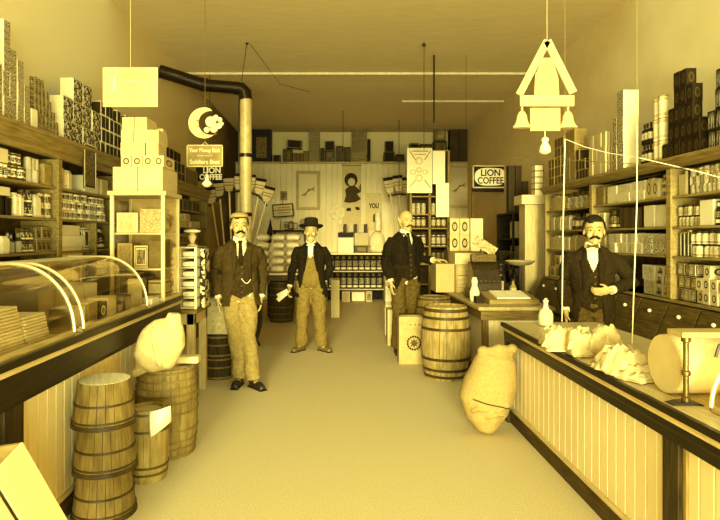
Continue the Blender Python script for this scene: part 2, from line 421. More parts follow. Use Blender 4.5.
run('L', Z(1.64), 62, 110, 'tin', 12, 3, .072, PK(.85, .2, 'label', 4), 'small round tin with dark label in the three-high block beyond the stile', 'three-high block of small tins', inset=.02)
run('L', Z(1.39), -40, 5, 'carton', 2, 1, .2, PK(.9, .7, 'plain', 4), 'tall plain pale carton at the near end, third left shelf')
run('L', Z(1.39), 8, 15, 'packet', 1, 1, .13, PK(.92, .7, 'plain', 5), 'white packet left of the dark-striped bottles')
run('L', Z(1.39), 16, 28, 'bottle', 3, 1, .15, PK(.2, .92, 'vstripe', 3), 'dark bottle with pale upright streaks, third left shelf', 'streaked bottles')
run('L', Z(1.39), 29, 41, 'jar', 3, 2, .085, PK(.25, .85, 'band', 2), 'dark jar with pale bands, two high beside the streaked bottles', 'jars beside the streaked bottles')
run('L', Z(1.39), 42, 57, 'carton', 3, 2, .09, PK(.55, .15, 'panel', 1), 'brown box with dark panel, two high beside the stile, third left shelf', 'dark-panelled boxes')
run('L', Z(1.14), 60.5, 88, 'carton', 1, 5, .093, PK(.93, .68, 'plain', 6), 'long cream carton in the flat five-high stack beyond the glass cases', 'stack of long cream cartons', depth=.2, inset=.0, jit=.015)
run('L', Z(1.39), 90, 100, 'packet', 2, 1, .19, PK(.9, .25, 'panel', 2), 'pale bag with dark outline beside the cream carton stack', 'outlined bags')
run('L', Z(1.39), 101, 112, 'bottle', 3, 1, .2, PK(.15, .8, 'band', 3), 'dark bottle with pale label, end of the third left shelf', 'dark bottles by the upright case')
run('L', Z(1.14), 90, 112, 'tin', 6, 2, .09, PK(.3, .85, 'label', 2), 'dark tin with pale label, low on the shelf by the upright case', 'low dark tins')
run('L', Z(1.14), -40, 10, 'carton', 6, 1, .06, PK(.2, .6, 'text', 1), 'low dark box on the shelf just above the near curved case', 'low dark boxes')
run('L', Z(1.14), 11, 16, 'carton', 1, 1, .16, PK(.88, .7, 'plain', 7), 'upright pale box among low dark boxes, fourth left shelf')
run('L', Z(1.14), 17, 57, 'jar', 8, 1, .13, PK(.3, .5, 'text', 2), 'dark squat jar in the row above the curved cases', 'dark squat jars')
# dim far bay behind the first man
run('L', Z(1.88), 186, 203, 'carton', 4, 1, .17, PK(.25, .5, 'edge', 1), 'dark box on the dim far end of the left shelving, top shelf', 'dim far boxes')
run('L', Z(1.64), 181, 203, 'carton', 4, [1, 2, 1, 1], .1, PK(.8, .5, 'text', 4), 'pale box in the dim far bay of the left shelving', 'pale boxes in the far bay')
run('L', Z(1.39), 181, 203, 'tin', 7, 1, .16, PK(.25, .6, 'band', 4), 'dark tin in the dim far bay, third shelf', 'dark tins in the far bay')
# ---- on top of the left cornice
T = 2.247
run('L', T, -24, -14, 'carton', 1, [2], .19, PK(.9, .5, 'text', 5), 'pale carton at the nearest end, on top of the left cornice', 'nearest cartons on the left cornice')
run('L', T, -12, 8, 'carton', 3, [3, 2, 2], .18, PK(.87, .3, 'side', 4), 'cream carton in the first low stack on the left cornice', 'first cream stack', depth=.1)
run('L', T, 9, 22, 'carton', 2, [4, 3], .165, PK(.87, .3, 'side', 3), 'cream carton with mottled side in the tallest stack on the left cornice', 'tallest cream stack', depth=.1)
run('L', T, 23, 35, 'carton', 2, [3, 2], .15, PK(.87, .35, 'side', 5), 'cream carton in the stack between tallest stack and dark pyramid, left cornice', 'cream stack by the dark pyramid', depth=.1)
run('L', T, 36, 42, 'carton', 1, 1, .16, PK(.94, .7, 'plain', 8), 'single cream carton at the foot of the dark tin pyramid')
run('L', T + .002, 42.5, 66, 'tin', 7, [6, 7, 6, 5, 4, 3, 2], .068, PK(.1, .62, 'busy', 1), 'small dark speckled tin in the stepped pyramid on the left cornice', 'dark speckled tin pyramid', inset=.05)
run('L', T, 67.5, 104, 'carton', 4, [2, 3, 3, 2], .185, PK(.86, .22, 'side', 2), 'pale carton with patterned side in the middle stacks on the left cornice', 'pattern-sided cartons', depth=.11)
run('L', T, 105, 128, 'carton', 6, [4, 4, 4, 3, 4, 3], .125, PK(.2, .85, 'edge', 3), 'tall dark tin with pale edges, stacked in a grid below the pale hanging board', 'pale-edged dark tins', depth=.1)
run('L', T, 129, 148, 'carton', 4, [4, 3, 4, 3], .125, PK(.3, .7, 'edge', 4), 'brown carton stacked behind the white cartons of the upright case', 'brown cartons behind the white ones')
run('L', T, 149, 187, 'carton', 9, [3, 3, 2, 3, 3, 3, 3, 3, 2], .135, PK(.12, .5, 'edge', 5), 'tall black tin in the long row beneath the stovepipe', 'black tins beneath the stovepipe')
run('L', T, 189, 200, 'carton', 4, 1, .25, PK(.5, .2, 'vstripe', 2), 'striped box standing behind the hanging lettered board', 'striped boxes behind the board')

root = empty('show_card', 'tall dark patterned show card hanging from the left cornice between packets and white carton', 'show card')
MB().box(-2.052, -2.042, 4.56, 4.78, 1.9, 2.27, bev=.002).build('card', PK(.25, .6, 'plain', 80), root)
MB().box(-2.0415, -2.0395, 4.585, 4.755, 1.93, 2.24).build('printed_panel', M(.3, .7, .18, 45), root)
mb = MB()
for q in ((4.56, 4.57, 1.9, 2.27), (4.77, 4.78, 1.9, 2.27), (4.56, 4.78, 1.9, 1.91), (4.56, 4.78, 2.26, 2.27)): mb.box(-2.041, -2.038, *q)
mb.build('border', M(.8), root)
# ---- goods, right wall shelves
run('R', Z(1.835), 546.5, 561, 'carton', 3, 1, .18, PK(.7, .5, 'text', 1), 'tan box at the far end of the top right shelf', 'tan boxes at the far end')
run('R', Z(1.835), 562, 582, 'jar', 5, 1, .2, PK(.3, .85, 'busy', 3), 'dark jar with pale specks on the top right shelf', 'speckled jars on the top right shelf')
run('R', Z(1.835), 583, 600.5, 'carton', 2, 1, .2, PK(.52, .35, 'busy', 4), 'brown patterned carton on the top right shelf', 'brown patterned cartons')
run('R', Z(1.835), 602.5, 612, 'carton', 1, 1, .2, PK(.88, .7, 'plain', 9), 'plain cream carton just past the brown patterned ones')
run('R', Z(1.835), 613, 640, 'carton', 2, 2, .09, PK(.88, .65, 'text', 8), 'long pale packet lying flat, two high, top right shelf', 'long flat packets')
run('R', Z(1.835), 641, 654, 'packet', 2, 1, .19, PK(.75, .4, 'medal', 3), 'tan packet with round mark, top right shelf', 'round-marked packets')
run('R', Z(1.835), 655, 666, 'tin', 3, 3, .065, PK(.8, .25, 'label', 5), 'small pale tin stacked three high beside the stile, top right shelf', 'small tins beside the right stile')
run('R', Z(1.835), 672, 684, 'book', 4, 1, .19, M(.8, .6), 'pale upright folder on the top right shelf', 'pale folders')
run('R', Z(1.835), 685, 745, 'tin', 13, 3, .067, PK(.85, .18, 'busy', 5), 'small tin with dark spots in the three-high block, top right shelf', 'spotted tin block')
run('R', Z(1.585), 547, 566, 'packet', 5, 1, .18, PK(.85, .3, 'busy', 6), 'pale packet at the far end of the second right shelf', 'far packets on the second shelf')
run('R', Z(1.585), 567, 582, 'bottle', 4, 1, .2, PK(.3, .85, 'label', 6), 'dark bottle with pale label, second right shelf', 'bottles behind the clerk')
run('R', Z(1.585), 583, 600.5, 'carton', 4, 1, .18, PK(.8, .4, 'text', 9), 'cream box behind the clerk, second right shelf', 'cream boxes behind the clerk')
run('R', Z(1.585), 603, 614, 'jar', 3, 1, .18, PK(.2, .7, 'band', 5), 'black jar above the clerk\'s shoulder, second right shelf', 'black jars above the shoulder')
run('R', Z(1.585), 615, 636, 'book', 8, 1, .2, M(.28, .5), 'dark upright volume with pale pages, second right shelf', 'dark volumes on the right')
run('R', Z(1.585), 638, 660, 'carton', 2, 1, .205, PK(.9, .7, 'plain', 10), 'large plain cream carton on the second right shelf', 'large cream cartons')
run('R', Z(1.585), 661, 666, 'carton', 1, 2, .09, PK(.6, .3, 'panel', 3), 'small brown box beside the stile, second right shelf', 'brown boxes beside the stile')
run('R', Z(1.585), 672, 693, 'jar', 6, 2, .085, PK(.8, .2, 'busy', 7), 'small jar with dark pattern, two high, second right shelf', 'patterned small jars')
run('R', Z(1.585), 694, 708, 'carton', 1, 1, .2, PK(.95, .8, 'plain', 11), 'blank white carton beside the small patterned jars')
run('R', Z(1.585), 709, 745, 'bottle', 9, 1, .19, PK(.12, .85, 'band', 6), 'black bottle with pale band, second right shelf', 'black bottles on the right')
run('R', Z(1.345), 547, 566, 'carton', 4, 1, .17, PK(.8, .5, 'text', 2), 'cream box at the far end of the third right shelf', 'far boxes on the third shelf')
run('R', Z(1.345), 567, 600, 'packet', 6, 1, .18, PK(.75, .4, 'busy', 8), 'tan patterned packet behind the clerk\'s head, third right shelf', 'patterned packets')
run('R', Z(1.345), 603, 638, 'carton', 7, 2, .095, PK(.88, .25, 'text', 11), 'white box with dark print, two high, third right shelf', 'white printed boxes')
run('R', Z(1.345), 639, 666, 'carton', 3, 1, .2, PK(.85, .25, 'busy', 9), 'large white carton with dark scattered print, third right shelf', 'scatter-printed cartons')
run('R', Z(1.345), 672, 684, 'tin', 3, 1, .21, PK(.1, .95, 'vstripe', 4), 'tall canister with bold black and white stripes', 'striped canisters')
run('R', Z(1.345), 685, 745, 'jar', 11, 2, .1, PK(.92, .6, 'band', 7), 'white jar with dark lid, two high, third right shelf', 'white lidded jars')
run('R', Z(.99), 547, 570, 'carton', 4, [1, 2, 1, 2], .14, PK(.75, .35, 'panel', 4), 'tan box at the far end of the lowest right shelf', 'far boxes on the lowest shelf')
run('R', Z(.99), 571, 600, 'carton', 4, [2, 1, 2, 1], .14, PK(.85, .4, 'text', 12), 'pale box behind the clerk on the lowest right shelf', 'boxes behind the clerk')
run('R', Z(.99), 637, 650, 'carton', 1, 2, .13, PK(.9, .3, 'text', 13), 'wide white box beside the clerk\'s elbow, lowest right shelf', 'wide white boxes by the elbow')
run('R', Z(.99), 651, 667, 'carton', 2, 3, .09, PK(.88, .12, 'panel', 5), 'white box with black framed panel, lowest right shelf', 'black-framed boxes')
run('R', Z(.99), 673, 690, 'carton', 3, [3, 2, 3], .1, PK(.35, .85, 'panel', 6), 'dark box with pale panel, lowest right shelf', 'dark pale-panelled boxes')
run('R', Z(.99), 691, 712, 'carton', 3, [2, 3, 2], .1, PK(.85, .2, 'medal', 4), 'pale box with dark round mark, lowest right shelf', 'round-marked boxes')
run('R', Z(.99), 713, 745, 'packet', 4, [2, 3, 2, 2], .1, PK(.88, .4, 'busy', 10), 'pale speckled packet at the near end of the lowest right shelf', 'speckled packets')
# ---- on top of the right shelving
T = 2.142
run('R', T, 546, 561, 'carton', 5, [3, 3, 5, 5, 5], .118, PK(.35, .6, 'edge', 6), 'narrow brown carton in the farthest stepped stack, top of the right shelving', 'farthest brown stack')
run('R', T, 562, 572, 'carton', 2, 2, .31, PK(.52, .4, 'text', 4), 'big brown carton beside the farthest stack, top of the right shelving', 'big brown cartons')
run('R', T, 573, 585, 'carton', 4, [3, 2, 2, 1], .12, PK(.2, .5, 'edge', 7), 'dark low carton between the big brown ones and striped ones', 'dark low cartons')
run('R', T, 586, 602, 'carton', 4, 3, .15, PK(.8, .5, 'vstripe', 3), 'cream carton with faint upright stripes, top of the right shelving', 'faintly striped cartons')
run('R', T, 609.5, 613, 'carton', 1, [2], .27, PK(.88, .3, 'side', 6), 'cream carton with faint print in the short stack beside the tall tower', 'short cream pair')
run('R', T, 613.5, 620, 'carton', 1, [3], .26, PK(.9, .3, 'side', 7), 'cream carton with faint print in the tall narrow tower', 'tall cream tower')
run('R', T, 636, 646, 'bottle', 3, 2, .19, PK(.12, .8, 'label', 7), 'black bottle with pale label on top of the right shelving', 'black bottles up high')
run('R', T, 647.5, 658, 'tin', 2, [3, 3], .19, PK(.92, .7, 'band', 8), 'cream canister stacked three high beside the dark pyramid', 'cream canisters')
run('R', T, 658, 695, 'carton', 6, [1, 3, 5, 5, 4, 2], .14, PK(.13, .27, 'medal', 7), 'black carton in the large stepped pyramid on the right shelving', 'large black pyramid', fill=.97, depth=.08)
run('R', T, 703, 745, 'carton', 5, [2, 4, 4, 4, 3], .145, PK(.12, .9, 'text', 14), 'black carton with bold pale print at the near end, top of the right shelving', 'bold-print black cartons')

# ---------------------------------------------------------------- counters
APR = wood(.11, 'y', .35, .03); CRM = M(.84, .6, .03, 3); TOPM = wood(.72, 'y', .35)
def counter(side, xe, xp, xb, d0, d1, zt, za, zb, label, posts):
    """xe: top edge, xp: panel face, xb: back; zt: top, za: apron bottom, zb: base board top"""
    sg = 1 if side == 'R' else -1
    root = empty('shop_counter', label, 'counter')
    def bx(n, xa, xb_, a, b, z0, z1, m, bev=.004):
        lo, hi = sorted((xa, xb_)); return MB().box(lo, hi, a, b, z0, z1, bev=bev).build(n, m, root)
    h = zt - za
    prof = [(xe, zt), (xe, zt - .03), (xe + sg * .012, zt - .045), (xe + sg * .012, zt - .06), (xb, zt - .06), (xb, zt)]
    MB().ext(prof, d0, d1, 'y').build('countertop', TOPM, root)
    MB().ext([(xe - sg * .002, zt + .002), (xe - sg * .002, zt - .03), (xe + sg * .004, zt - .034), (xe + sg * .02, zt + .002)], d0 - .01, d1 + .01, 'y').build('edge_moulding', APR, root)
    pr = [(xe + sg * .018, zt - .062), (xe + sg * .018, za + .05), (xp - sg * .035, za + .04), (xp - sg * .035, za), (xb, za), (xb, zt - .062)]
    MB().ext(pr, d0 + .01, d1 - .01, 'y').build('apron', APR, root)
    edges = [d0] + [p for q in posts for p in q] + [d1]
    segs = [(d0 if i == 0 else edges[i], edges[i + 1]) for i in range(0, len(edges) - 1, 2)]
    for a, b in segs:
        if b - a < .05: continue
        beadboard(a, b, zb, za, xp, 'y', .088, sign=-1 if side == 'R' else 1).build('panel', CRM, root)
        bx('panel_moulding', xp - sg * .014, xp + sg * .02, a, b, zb, zb + .028, wood(.72, 'y'))
        bx('panel_stop', xp - sg * .012, xp + sg * .02, b - .025, b - .001, zb + .03, za, wood(.45, 'z'))
    for a, b in posts: bx('pilaster', xp - sg * .03, xp + sg * .03, a, b, 0, za, wood(.16, 'z', .4))
    bx('kickboard', xp - sg * .004, xp + sg * .03, d0, d1, 0, zb, wood(.24, 'y'))
    for d in (d0 + .02, d1 - .02): bx('end_panel', xp + sg * .04, xb - sg * .02, d - .015, d + .015, 0, za, wood(.5, 'z'))
    bx('back_rail', xb - sg * .05, xb - sg * .02, d0 + .04, d1 - .04, za - .12, za, wood(.4, 'y'))
    return root
counter('L', -1.33, -1.44, -1.98, 1.5, 4.9, .985, .755, .115, 'long left counter with dark moulded apron and pale beadboard front', [(2.39, 2.54)])
counter('R', 1.365, 1.42, 2.15, 1.3, 4.6, .80, .66, .114, 'long right counter with bare top, dark edge and pale beadboard front', [(2.27, 2.38), (4.52, 4.6)])

# ---- curved glass showcases
def arc_case(side, xf, xtop, xb, d0, d1, z0, h, label):
    sg = 1 if side == 'R' else -1
    root = empty('curved_showcase', label, 'showcase')
    n = 12; curve = []
    for i in range(n + 1):
        a = math.pi / 2 * i / n; curve.append((xf + (xtop - xf) * (1 - math.cos(a)), z0 + .02 + (h - .02) * math.sin(a)))
    def strip(pts, t=.004):
        a = [(x, z) for x, z in pts]; c = Vector((xtop, z0)); 
        o = []
        for x, z in pts:
            d = (c - Vector((x, z))).normalized() * t; o.append((x + d.x, z + d.y))
        return a + o[::-1]
    MB().ext(strip(curve), d0 + .01, d1 - .01, 'y').build('front_glass', glass_mat(), root, True)
    lo, hi = sorted((xtop, xb))
    MB().box(lo, hi, d0 + .01, d1 - .01, z0 + h - .018, z0 + h, bev=.003).build('top_board', wood(.8, 'y', .4), root)
    for d in (d0, d1):
        s = -1 if d == d1 else 1
        pl = curve + [(xb, z0 + h), (xb, z0 + .02)]
        MB().ext(pl, d + s * .006, d + s * .009, 'y').build('end_glass', glass_mat(), root)
        MB().tube([(x, d + s * .008, z) for x, z in curve] + [(xb, d + s * .008, z0 + h)], .009, 8).build('end_frame', M(.85, .3, metal=.4), root, True)
    mb = MB().box(*sorted((xf - sg * .0, xf + sg * .025)), d0, d1, z0 + .001, z0 + .03, bev=.003); mb.box(*sorted((xb - sg * .02, xb)), d0, d1, z0 + .001, z0 + h - .02)
    for d in (d0, d1): mb.box(*sorted((xf, xb)), d - .008, d + .008, z0 + .001, z0 + .02)
    mb.build('base_frame', wood(.6, 'y', .4), root)
    for f in (.3, .7): MB().tube([(xtop + sg * .02, lerp(d0, d1, f), z0 + .005), (xtop + sg * .02, lerp(d0, d1, f), z0 + h - .02)], .005, 6).build('inner_rod', M(.85, .3, metal=.5), root)
    MB().box(*sorted((xf + sg * .03, xb - sg * .025)), d0 + .02, d1 - .02, z0 + .001, z0 + .008).build('case_floor', wood(.75, 'y'), root)
    return root
arc_case('L', -1.36, -1.68, -1.93, 1.62, 2.93, .987, .37, 'nearest curved glass showcase on the left counter, full of pale trays')
arc_case('L', -1.36, -1.68, -1.93, 3.02, 4.06, .987, .37, 'second curved glass showcase on the left counter, holding labelled boxes')
arc_case('R', 1.50, 1.80, 2.05, 1.5, 2.24, .802, .30, 'curved glass showcase at the near end of the right counter')
# contents
for i in range(5):
    y = 1.80 + i * .225
    for k in range((15, 16, 14, 13, 9)[i]):
        m = MB().box(-.15, .15, -.10, .10, 0, .0125, bev=.003)
        q = m.build('paper_tray', M(.88, .8, .06), None, loc=(-1.575 - .003 * k, y, .997 + k * .0145)); q.rotation_euler.z = rnd.uniform(-.06, .06)
        tag(q, 'flat white tray in the low stacks inside the nearest curved case', 'tray', 'white trays in the nearest case')
for i in range(5):
    q = MB().box(-.1, .1, -.06, .06, 0, .02, bev=.006).build('paper_tray', M(.88, .8, .04), None, loc=(1.7, 1.62 + i * .125, .812))
    tag(q, 'flat white tray inside the curved case on the right counter', 'tray', 'white trays in the right case')
run_spec = [(3.14, .16, .11, .9, .7, 'plain', 'blank cream box, first inside the second curved case'), (3.32, .12, .12, .6, .3, 'text', 'tan box behind the blank cream one in the second curved case'),
            (3.47, .11, .10, .2, .9, 'medal', 'black box with pale round mark in the second curved case'), (3.61, .13, .12, .78, .5, 'plain', 'tan blank box halfway along the second curved case'),
            (3.75, .1, .06, .15, .8, 'panel', 'low black box near the far end of the second curved case'), (3.88, .12, .1, .25, .8, 'text', 'dark printed box at the far end of the second curved case')]
for i, (y, wd, h, a, b, st, lb) in enumerate(run_spec): put('carton', PK(a, b, st, 20 + i), (-1.5, y, .997), (.13, wd, h), lb)
for i in range(4): put('carton', PK(.93, .75, 'plain', 21), (-1.76, 3.2 + i * .2, .997), (.22, .17, .19), 'white carton along the back of the second curved case', 'white cartons at the back of the second case')
put('carton', PK(.95, .8, 'text', 3), (-1.43, 4.32, .987), (.09, .16, .045), 'small white parcel on the counter beside the upright case')
put('carton', PK(.9, .75, 'plain', 30), (-1.5, 4.2, .987), (.1, .03, .2), 'upright pale card box between curved case and upright case')

# ---- upright glass display case with white cartons on top
x0, x1, y0, y1, z0, z1 = -1.77, -1.365, 4.45, 4.86, .987, 1.83
root = empty('upright_showcase', 'tall glazed display case standing on the left counter under white cartons', 'display case', (0, 0, 0))
for x in (x0, x1):
    for y in (y0, y1): MB().box(x - .014, x + .014, y - .014, y + .014, z0, z1, bev=.003).build('corner_post', wood(.78, 'z', .4), root)
MB().box(x0 - .03, x1 + .03, y0 - .03, y1 + .03, z1, z1 + .035, bev=.006).build('top_board', wood(.7, 'x', .4), root)
MB().box(x0 - .02, x1 + .02, y0 - .02, y1 + .02, z0, z0 + .03, bev=.004).build('base_board', wood(.7, 'x', .4), root)
for z in (1.235, 1.52): MB().box(x0 + .015, x1 - .015, y0 + .01, y1 - .01, z, z + .014).build('case_shelf', wood(.85, 'x', .4), root)
for n_, a in (('front_glass', (x0 + .014, x1 - .014, y0 - .002, y0 + .002)), ('side_glass', (x1 - .002, x1 + .002, y0 + .014, y1 - .014)), ('side_glass', (x0 - .002, x0 + .002, y0 + .014, y1 - .014))):
    MB().box(*a, z0 + .03, z1).build(n_, glass_mat(), root)
MB().box(x0, x1, y1 - .004, y1 + .006, z0 + .03, z1).build('back_board', M(.6), root)
for i, (x, z, wd, h, a, b, st, lb) in enumerate([
    (-1.72, 1.536, .17, .16, .93, .6, 'text', 'white packet upper left in the upright case'), (-1.53, 1.536, .18, .19, .88, .4, 'busy', 'patterned pale box upper right in the upright case'),
    (-1.74, 1.251, .12, .2, .6, .25, 'text', 'brown printed box, middle shelf of the upright case'), (-1.61, 1.251, .11, .18, .85, .3, 'panel', 'white box with dark panel, middle shelf of the upright case'),
    (-1.49, 1.251, .11, .22, .5, .2, 'busy', 'speckled brown box, middle shelf of the upright case'), (-1.73, 1.02, .15, .19, .9, .3, 'panel', 'white framed box, bottom of the upright case'),
    (-1.60, 1.02, .08, .17, .2, .7, 'text', 'black narrow box, bottom of the upright case'), (-1.49, 1.02, .12, .13, .85, .5, 'band', 'pale banded box, bottom of the upright case')]):
    put('carton', PK(a, b, st, 40 + i), (x + .05, 4.6, z), (wd, .2, h), lb)
zt_ = 1.867
for x in (-1.665, -1.465): put('carton', PK(.74, .6, 'plain', 50), (x, 4.65, zt_), (.195, .42, .19), 'large blank white carton in the bottom row on the upright case', 'large blank cartons on the case')
for i in range(4): put('carton', PK(.72, .3, 'medal', 51), (-1.66 + i * .086, 4.6, zt_ + .191), (.082, .3, .09), 'pale box with round mark above the large blank cartons', 'round-marked row on the case')
for k, (a, b, c) in enumerate([(0, 3, 0), (0, 3, 1), (0, 2, 2)]):
    for i in range(a, b): put('carton', PK(.74, .55, 'text', 52), (-1.66 + i * .1, 4.58 + .02 * k, zt_ + .282 + c * .105), (.097, .24, .104), 'small white carton in the heap topping the upright case', 'white heap on the upright case', rot=rnd.uniform(-.06, .06))
for i in range(2): put('carton', PK(.7, .5, 'text', 53), (-1.63 + i * .12, 4.8, zt_ + .191 + .091), (.1, .1, .27), 'upright white carton at the back of the heap on the upright case', 'upright white cartons in the heap')

# ---- far table with rack of folded goods
def table(name, label, x0, x1, y0, y1, z, mt, ml, legw=.07, apron=.1):
    r_ = empty(name, label, 'table')
    MB().box(x0, x1, y0, y1, z - .03, z, bev=.005).build('tabletop', mt, r_)
    MB().box(x0 + .03, x1 - .03, y0 + .03, y1 - .03, z - .03 - apron, z - .031).build('apron', ml, r_)
    for x in (x0 + .03, x1 - .03 - legw):
        for y in (y0 + .03, y1 - .03 - legw): MB().box(x, x + legw, y, y + legw, 0, z - .031, bev=.004).build('leg', ml, r_)
    return r_
table('side_table', 'plain wooden table under the tray rack, beyond the end of the left counter', -1.95, -1.24, 5.02, 5.6, .84, wood(.4, 'x'), wood(.66, 'z'))
rk = empty('tray_rack', 'open rack of shallow shelves with folded goods, left of the capped man', 'rack')
xa, xb, ya, yb = -1.56, -1.27, 5.1, 5.5
for x in (xa, -1.42, xb): MB().box(x - .012, x + .012, ya, yb, .842, 1.41, bev=.002).build('rack_upright', wood(.88, 'z'), rk)
for k in range(7): MB().box(xa - .012, xb + .012, ya + .01, yb, .845 + k * .092, .857 + k * .092).build('rack_shelf', wood(.8, 'x'), rk)
MB().box(xa, xb, yb - .01, yb, .86, 1.4).build('back_board', M(.15), rk)
for k in range(6):
    for x in (-1.49, -1.345):
        q = MB().box(-.055, .055, -.13, .13, 0, .05, bev=.02).build('folded_bundle', cloth(.93), None, True, (x, 5.26, .858 + k * .092))
        tag(q, 'folded white bundle in the tray rack', 'cloth', 'folded bundles in the rack')
q = MB().box(-.02, .02, -.1, .1, 0, .55, bev=.004).build('label_strip', PK(.15, .85, 'busy', 11), None, False, (-1.232, 5.3, .842)); q.data.transform(Matrix.Identity(4))
tag(q, 'narrow dark patterned box standing at the end of the tray rack', 'box')
q.name = 'narrow_box'

# ---- right far counter (desk)
root = empty('shop_counter', 'short far counter with dark panelled end, beyond the big barrel', 'counter')
DKW = wood(.3, 'x', .5)
MB().box(1.43, 2.2, 5.58, 7.7, .765, .80, bev=.008).build('countertop', wood(.6, 'y', .4), root)
MB().box(1.47, 2.16, 5.64, 7.64, .66, .764, bev=.004).build('apron', wood(.38, 'x'), root)
MB().box(1.53, 2.1, 5.72, 7.6, .1, .66).build('body', wood(.82, 'z'), root)
for x in (1.5, 2.1): MB().box(x, x + .06, 5.68, 5.74, 0, .66, bev=.004).build('corner_stile', wood(.35, 'z'), root)
MB().box(1.5, 1.56, 7.54, 7.6, 0, .66, bev=.004).build('corner_stile', wood(.35, 'z'), root)
MB().box(1.51, 2.12, 5.69, 7.6, 0, .1).build('kickboard', wood(.2, 'x'), root)
#@@PART3
# ---------------------------------------------------------------- hanging things, pipe, wires
BLK = M(.1, .45, .03, spec=.5)
root = empty('stovepipe', 'dark stovepipe leaving the left wall, turning down at an elbow', 'stovepipe')
pm = M(.14, .35, .04, metal=.5, spec=.5)
A, B_, C_ = Vector((XL + .04, 7.55, 3.735)), Vector((-1.77, 7.6, 3.56)), Vector((-1.27, 7.6, 3.52))
MB().tube([A, B_], .088, 20).build('pipe_section', pm, root, True)
MB().tube([B_, C_ + Vector((-.03, 0, 0))], .083, 20).build('pipe_section', pm, root, True)
MB().tube([B_ - Vector((.03, 0, -.009)), B_ + Vector((.03, 0, 0))], .094, 20).build('pipe_collar', pm, root, True)
el = [C_ + Vector((-.08, 0, 0)), C_ + Vector((0, 0, -.01)), C_ + Vector((.05, 0, -.06)), C_ + Vector((.06, 0, -.16))]
MB().tube(el, .09, 20).build('pipe_elbow', pm, root, True)
for a, b in ((3.4, 2.6), (2.62, 1.8), (1.82, .98)): MB().tube([(C_.x + .06, 7.6, a), (C_.x + .06, 7.6, b)], .08, 20).build('pipe_section', M(.68, .45, .06, metal=.1, spec=.4), root, True)  # pale tone on the upright sections paints in the pipe's highlight
for z in (2.6, 1.8): MB().tube([(C_.x + .06, 7.6, z + .03), (C_.x + .06, 7.6, z - .02)], .086, 20).build('pipe_collar', pm, root, True)
root = empty('pot_belly_stove', 'black stove hidden mostly behind the capped man', 'stove')
MB().lathe([(.17, .12), (.19, .18), (.22, .3), (.23, .42), (.2, .6), (.16, .72), (.17, .74), (.17, .8), (.09, .86), (.088, .97)], 24, c=(-1.21, 7.6, 0)).build('stove_body', BLK, root, True)
for k in range(4):
    a = math.pi / 4 + k * math.pi / 2; MB().tube([(-1.21 + .14 * math.cos(a), 7.6 + .14 * math.sin(a), .17), (-1.21 + .2 * math.cos(a), 7.6 + .2 * math.sin(a), .05), (-1.21 + .23 * math.cos(a), 7.6 + .23 * math.sin(a), 0)], .018, 8).build('leg', BLK, root, True)
def wire(pts, lb, r=.004, m=None, nm='ceiling_wire', cat='wire', grp=None):
    return tag(MB().tube(pts, r, 6).build(nm, m or M(.12, .6), None, True), lb, cat, grp)
def to_ceiling(x, y, D):    # point on the ceiling along the same vertical
    q = P(x, y, D); return Vector((q.x, q.y, ZC))
hook = P(247, 43, 7.5)
wire([(hook.x, 7.5, ZC), hook, C_ + Vector((0, 0, .09))], 'thin dark wire holding up the stovepipe elbow')
tag(MB().ell(hook, (.022, .022, .022)).build('wire_knot', BLK, None, True), 'small dark pulley on the wire above the stovepipe elbow', 'pulley')
for (x, y, y2, D, r, lb) in ((424, 45, 150, 7.45, .004, 'thin wire hanging from the ceiling left of the thick rod'), (434, 58, 123, 8.0, .012, 'thick dark rod hanging from the ceiling right of centre'), (343, 101, 152, 11.5, .006, 'wire hanging over the goods on the back ledge near the middle'), (466, 20, 150, 8.0, .0025, 'hair-thin wire hanging right of the thick rod')):
    q = P(x, y2, D); wire([(q.x, D, ZC), q], lb, r)
pc = P(424, 45, 7.45); tag(MB().ell(pc, (.024, .024, .024)).build('wire_knot', BLK, None, True), 'small dark pulley on the thin wire left of the thick rod', 'pulley')
pc = P(343, 101, 11.5); tag(MB().ell(pc, (.03, .03, .03)).build('wire_knot', BLK, None, True), 'small dark pulley on the wire over the back ledge', 'pulley')
wire([hook + Vector((.03, 0, 0)), P(280, 84, 9), P(343, 101, 11.5)], 'slack wire running between two ceiling pulleys', .003)
for a, b, lb in ((P(548, 100, 7), P(340, 71, 9), ''),): pass
# pale hanging board, near left
def hung(px, py, D): return [(P(px, py, D).x, D, ZC), P(px, py, D)]
root = empty('hanging_board', 'large blank-looking pale board hanging above the left shelf stacks', 'sign')
a, b = P(103, 107, 3.6), P(158, 66, 3.6)
MB().box(a.x, b.x, 3.595, 3.605, a.z, b.z - .01, bev=.002).build('board', M(.66, .8, .03, 4), root)
MB().box(a.x + .09, b.x - .04, 3.592, 3.5945, b.z - .075, b.z - .07).build('printed_line', M(.58, .8), root)
MB().box(a.x + .12, b.x - .06, 3.592, 3.5945, b.z - .098, b.z - .092).build('printed_line', M(.75, .8), root)
MB().box(a.x + .07, a.x + .085, 3.592, 3.5945, b.z - .16, b.z - .07).build('printed_line', M(.87, .8), root)
MB().tube([((a.x + b.x) / 2, 3.6, ZC), ((a.x + b.x) / 2, 3.6, b.z - .012)], .0015, 6).build('thread', M(.7), root)
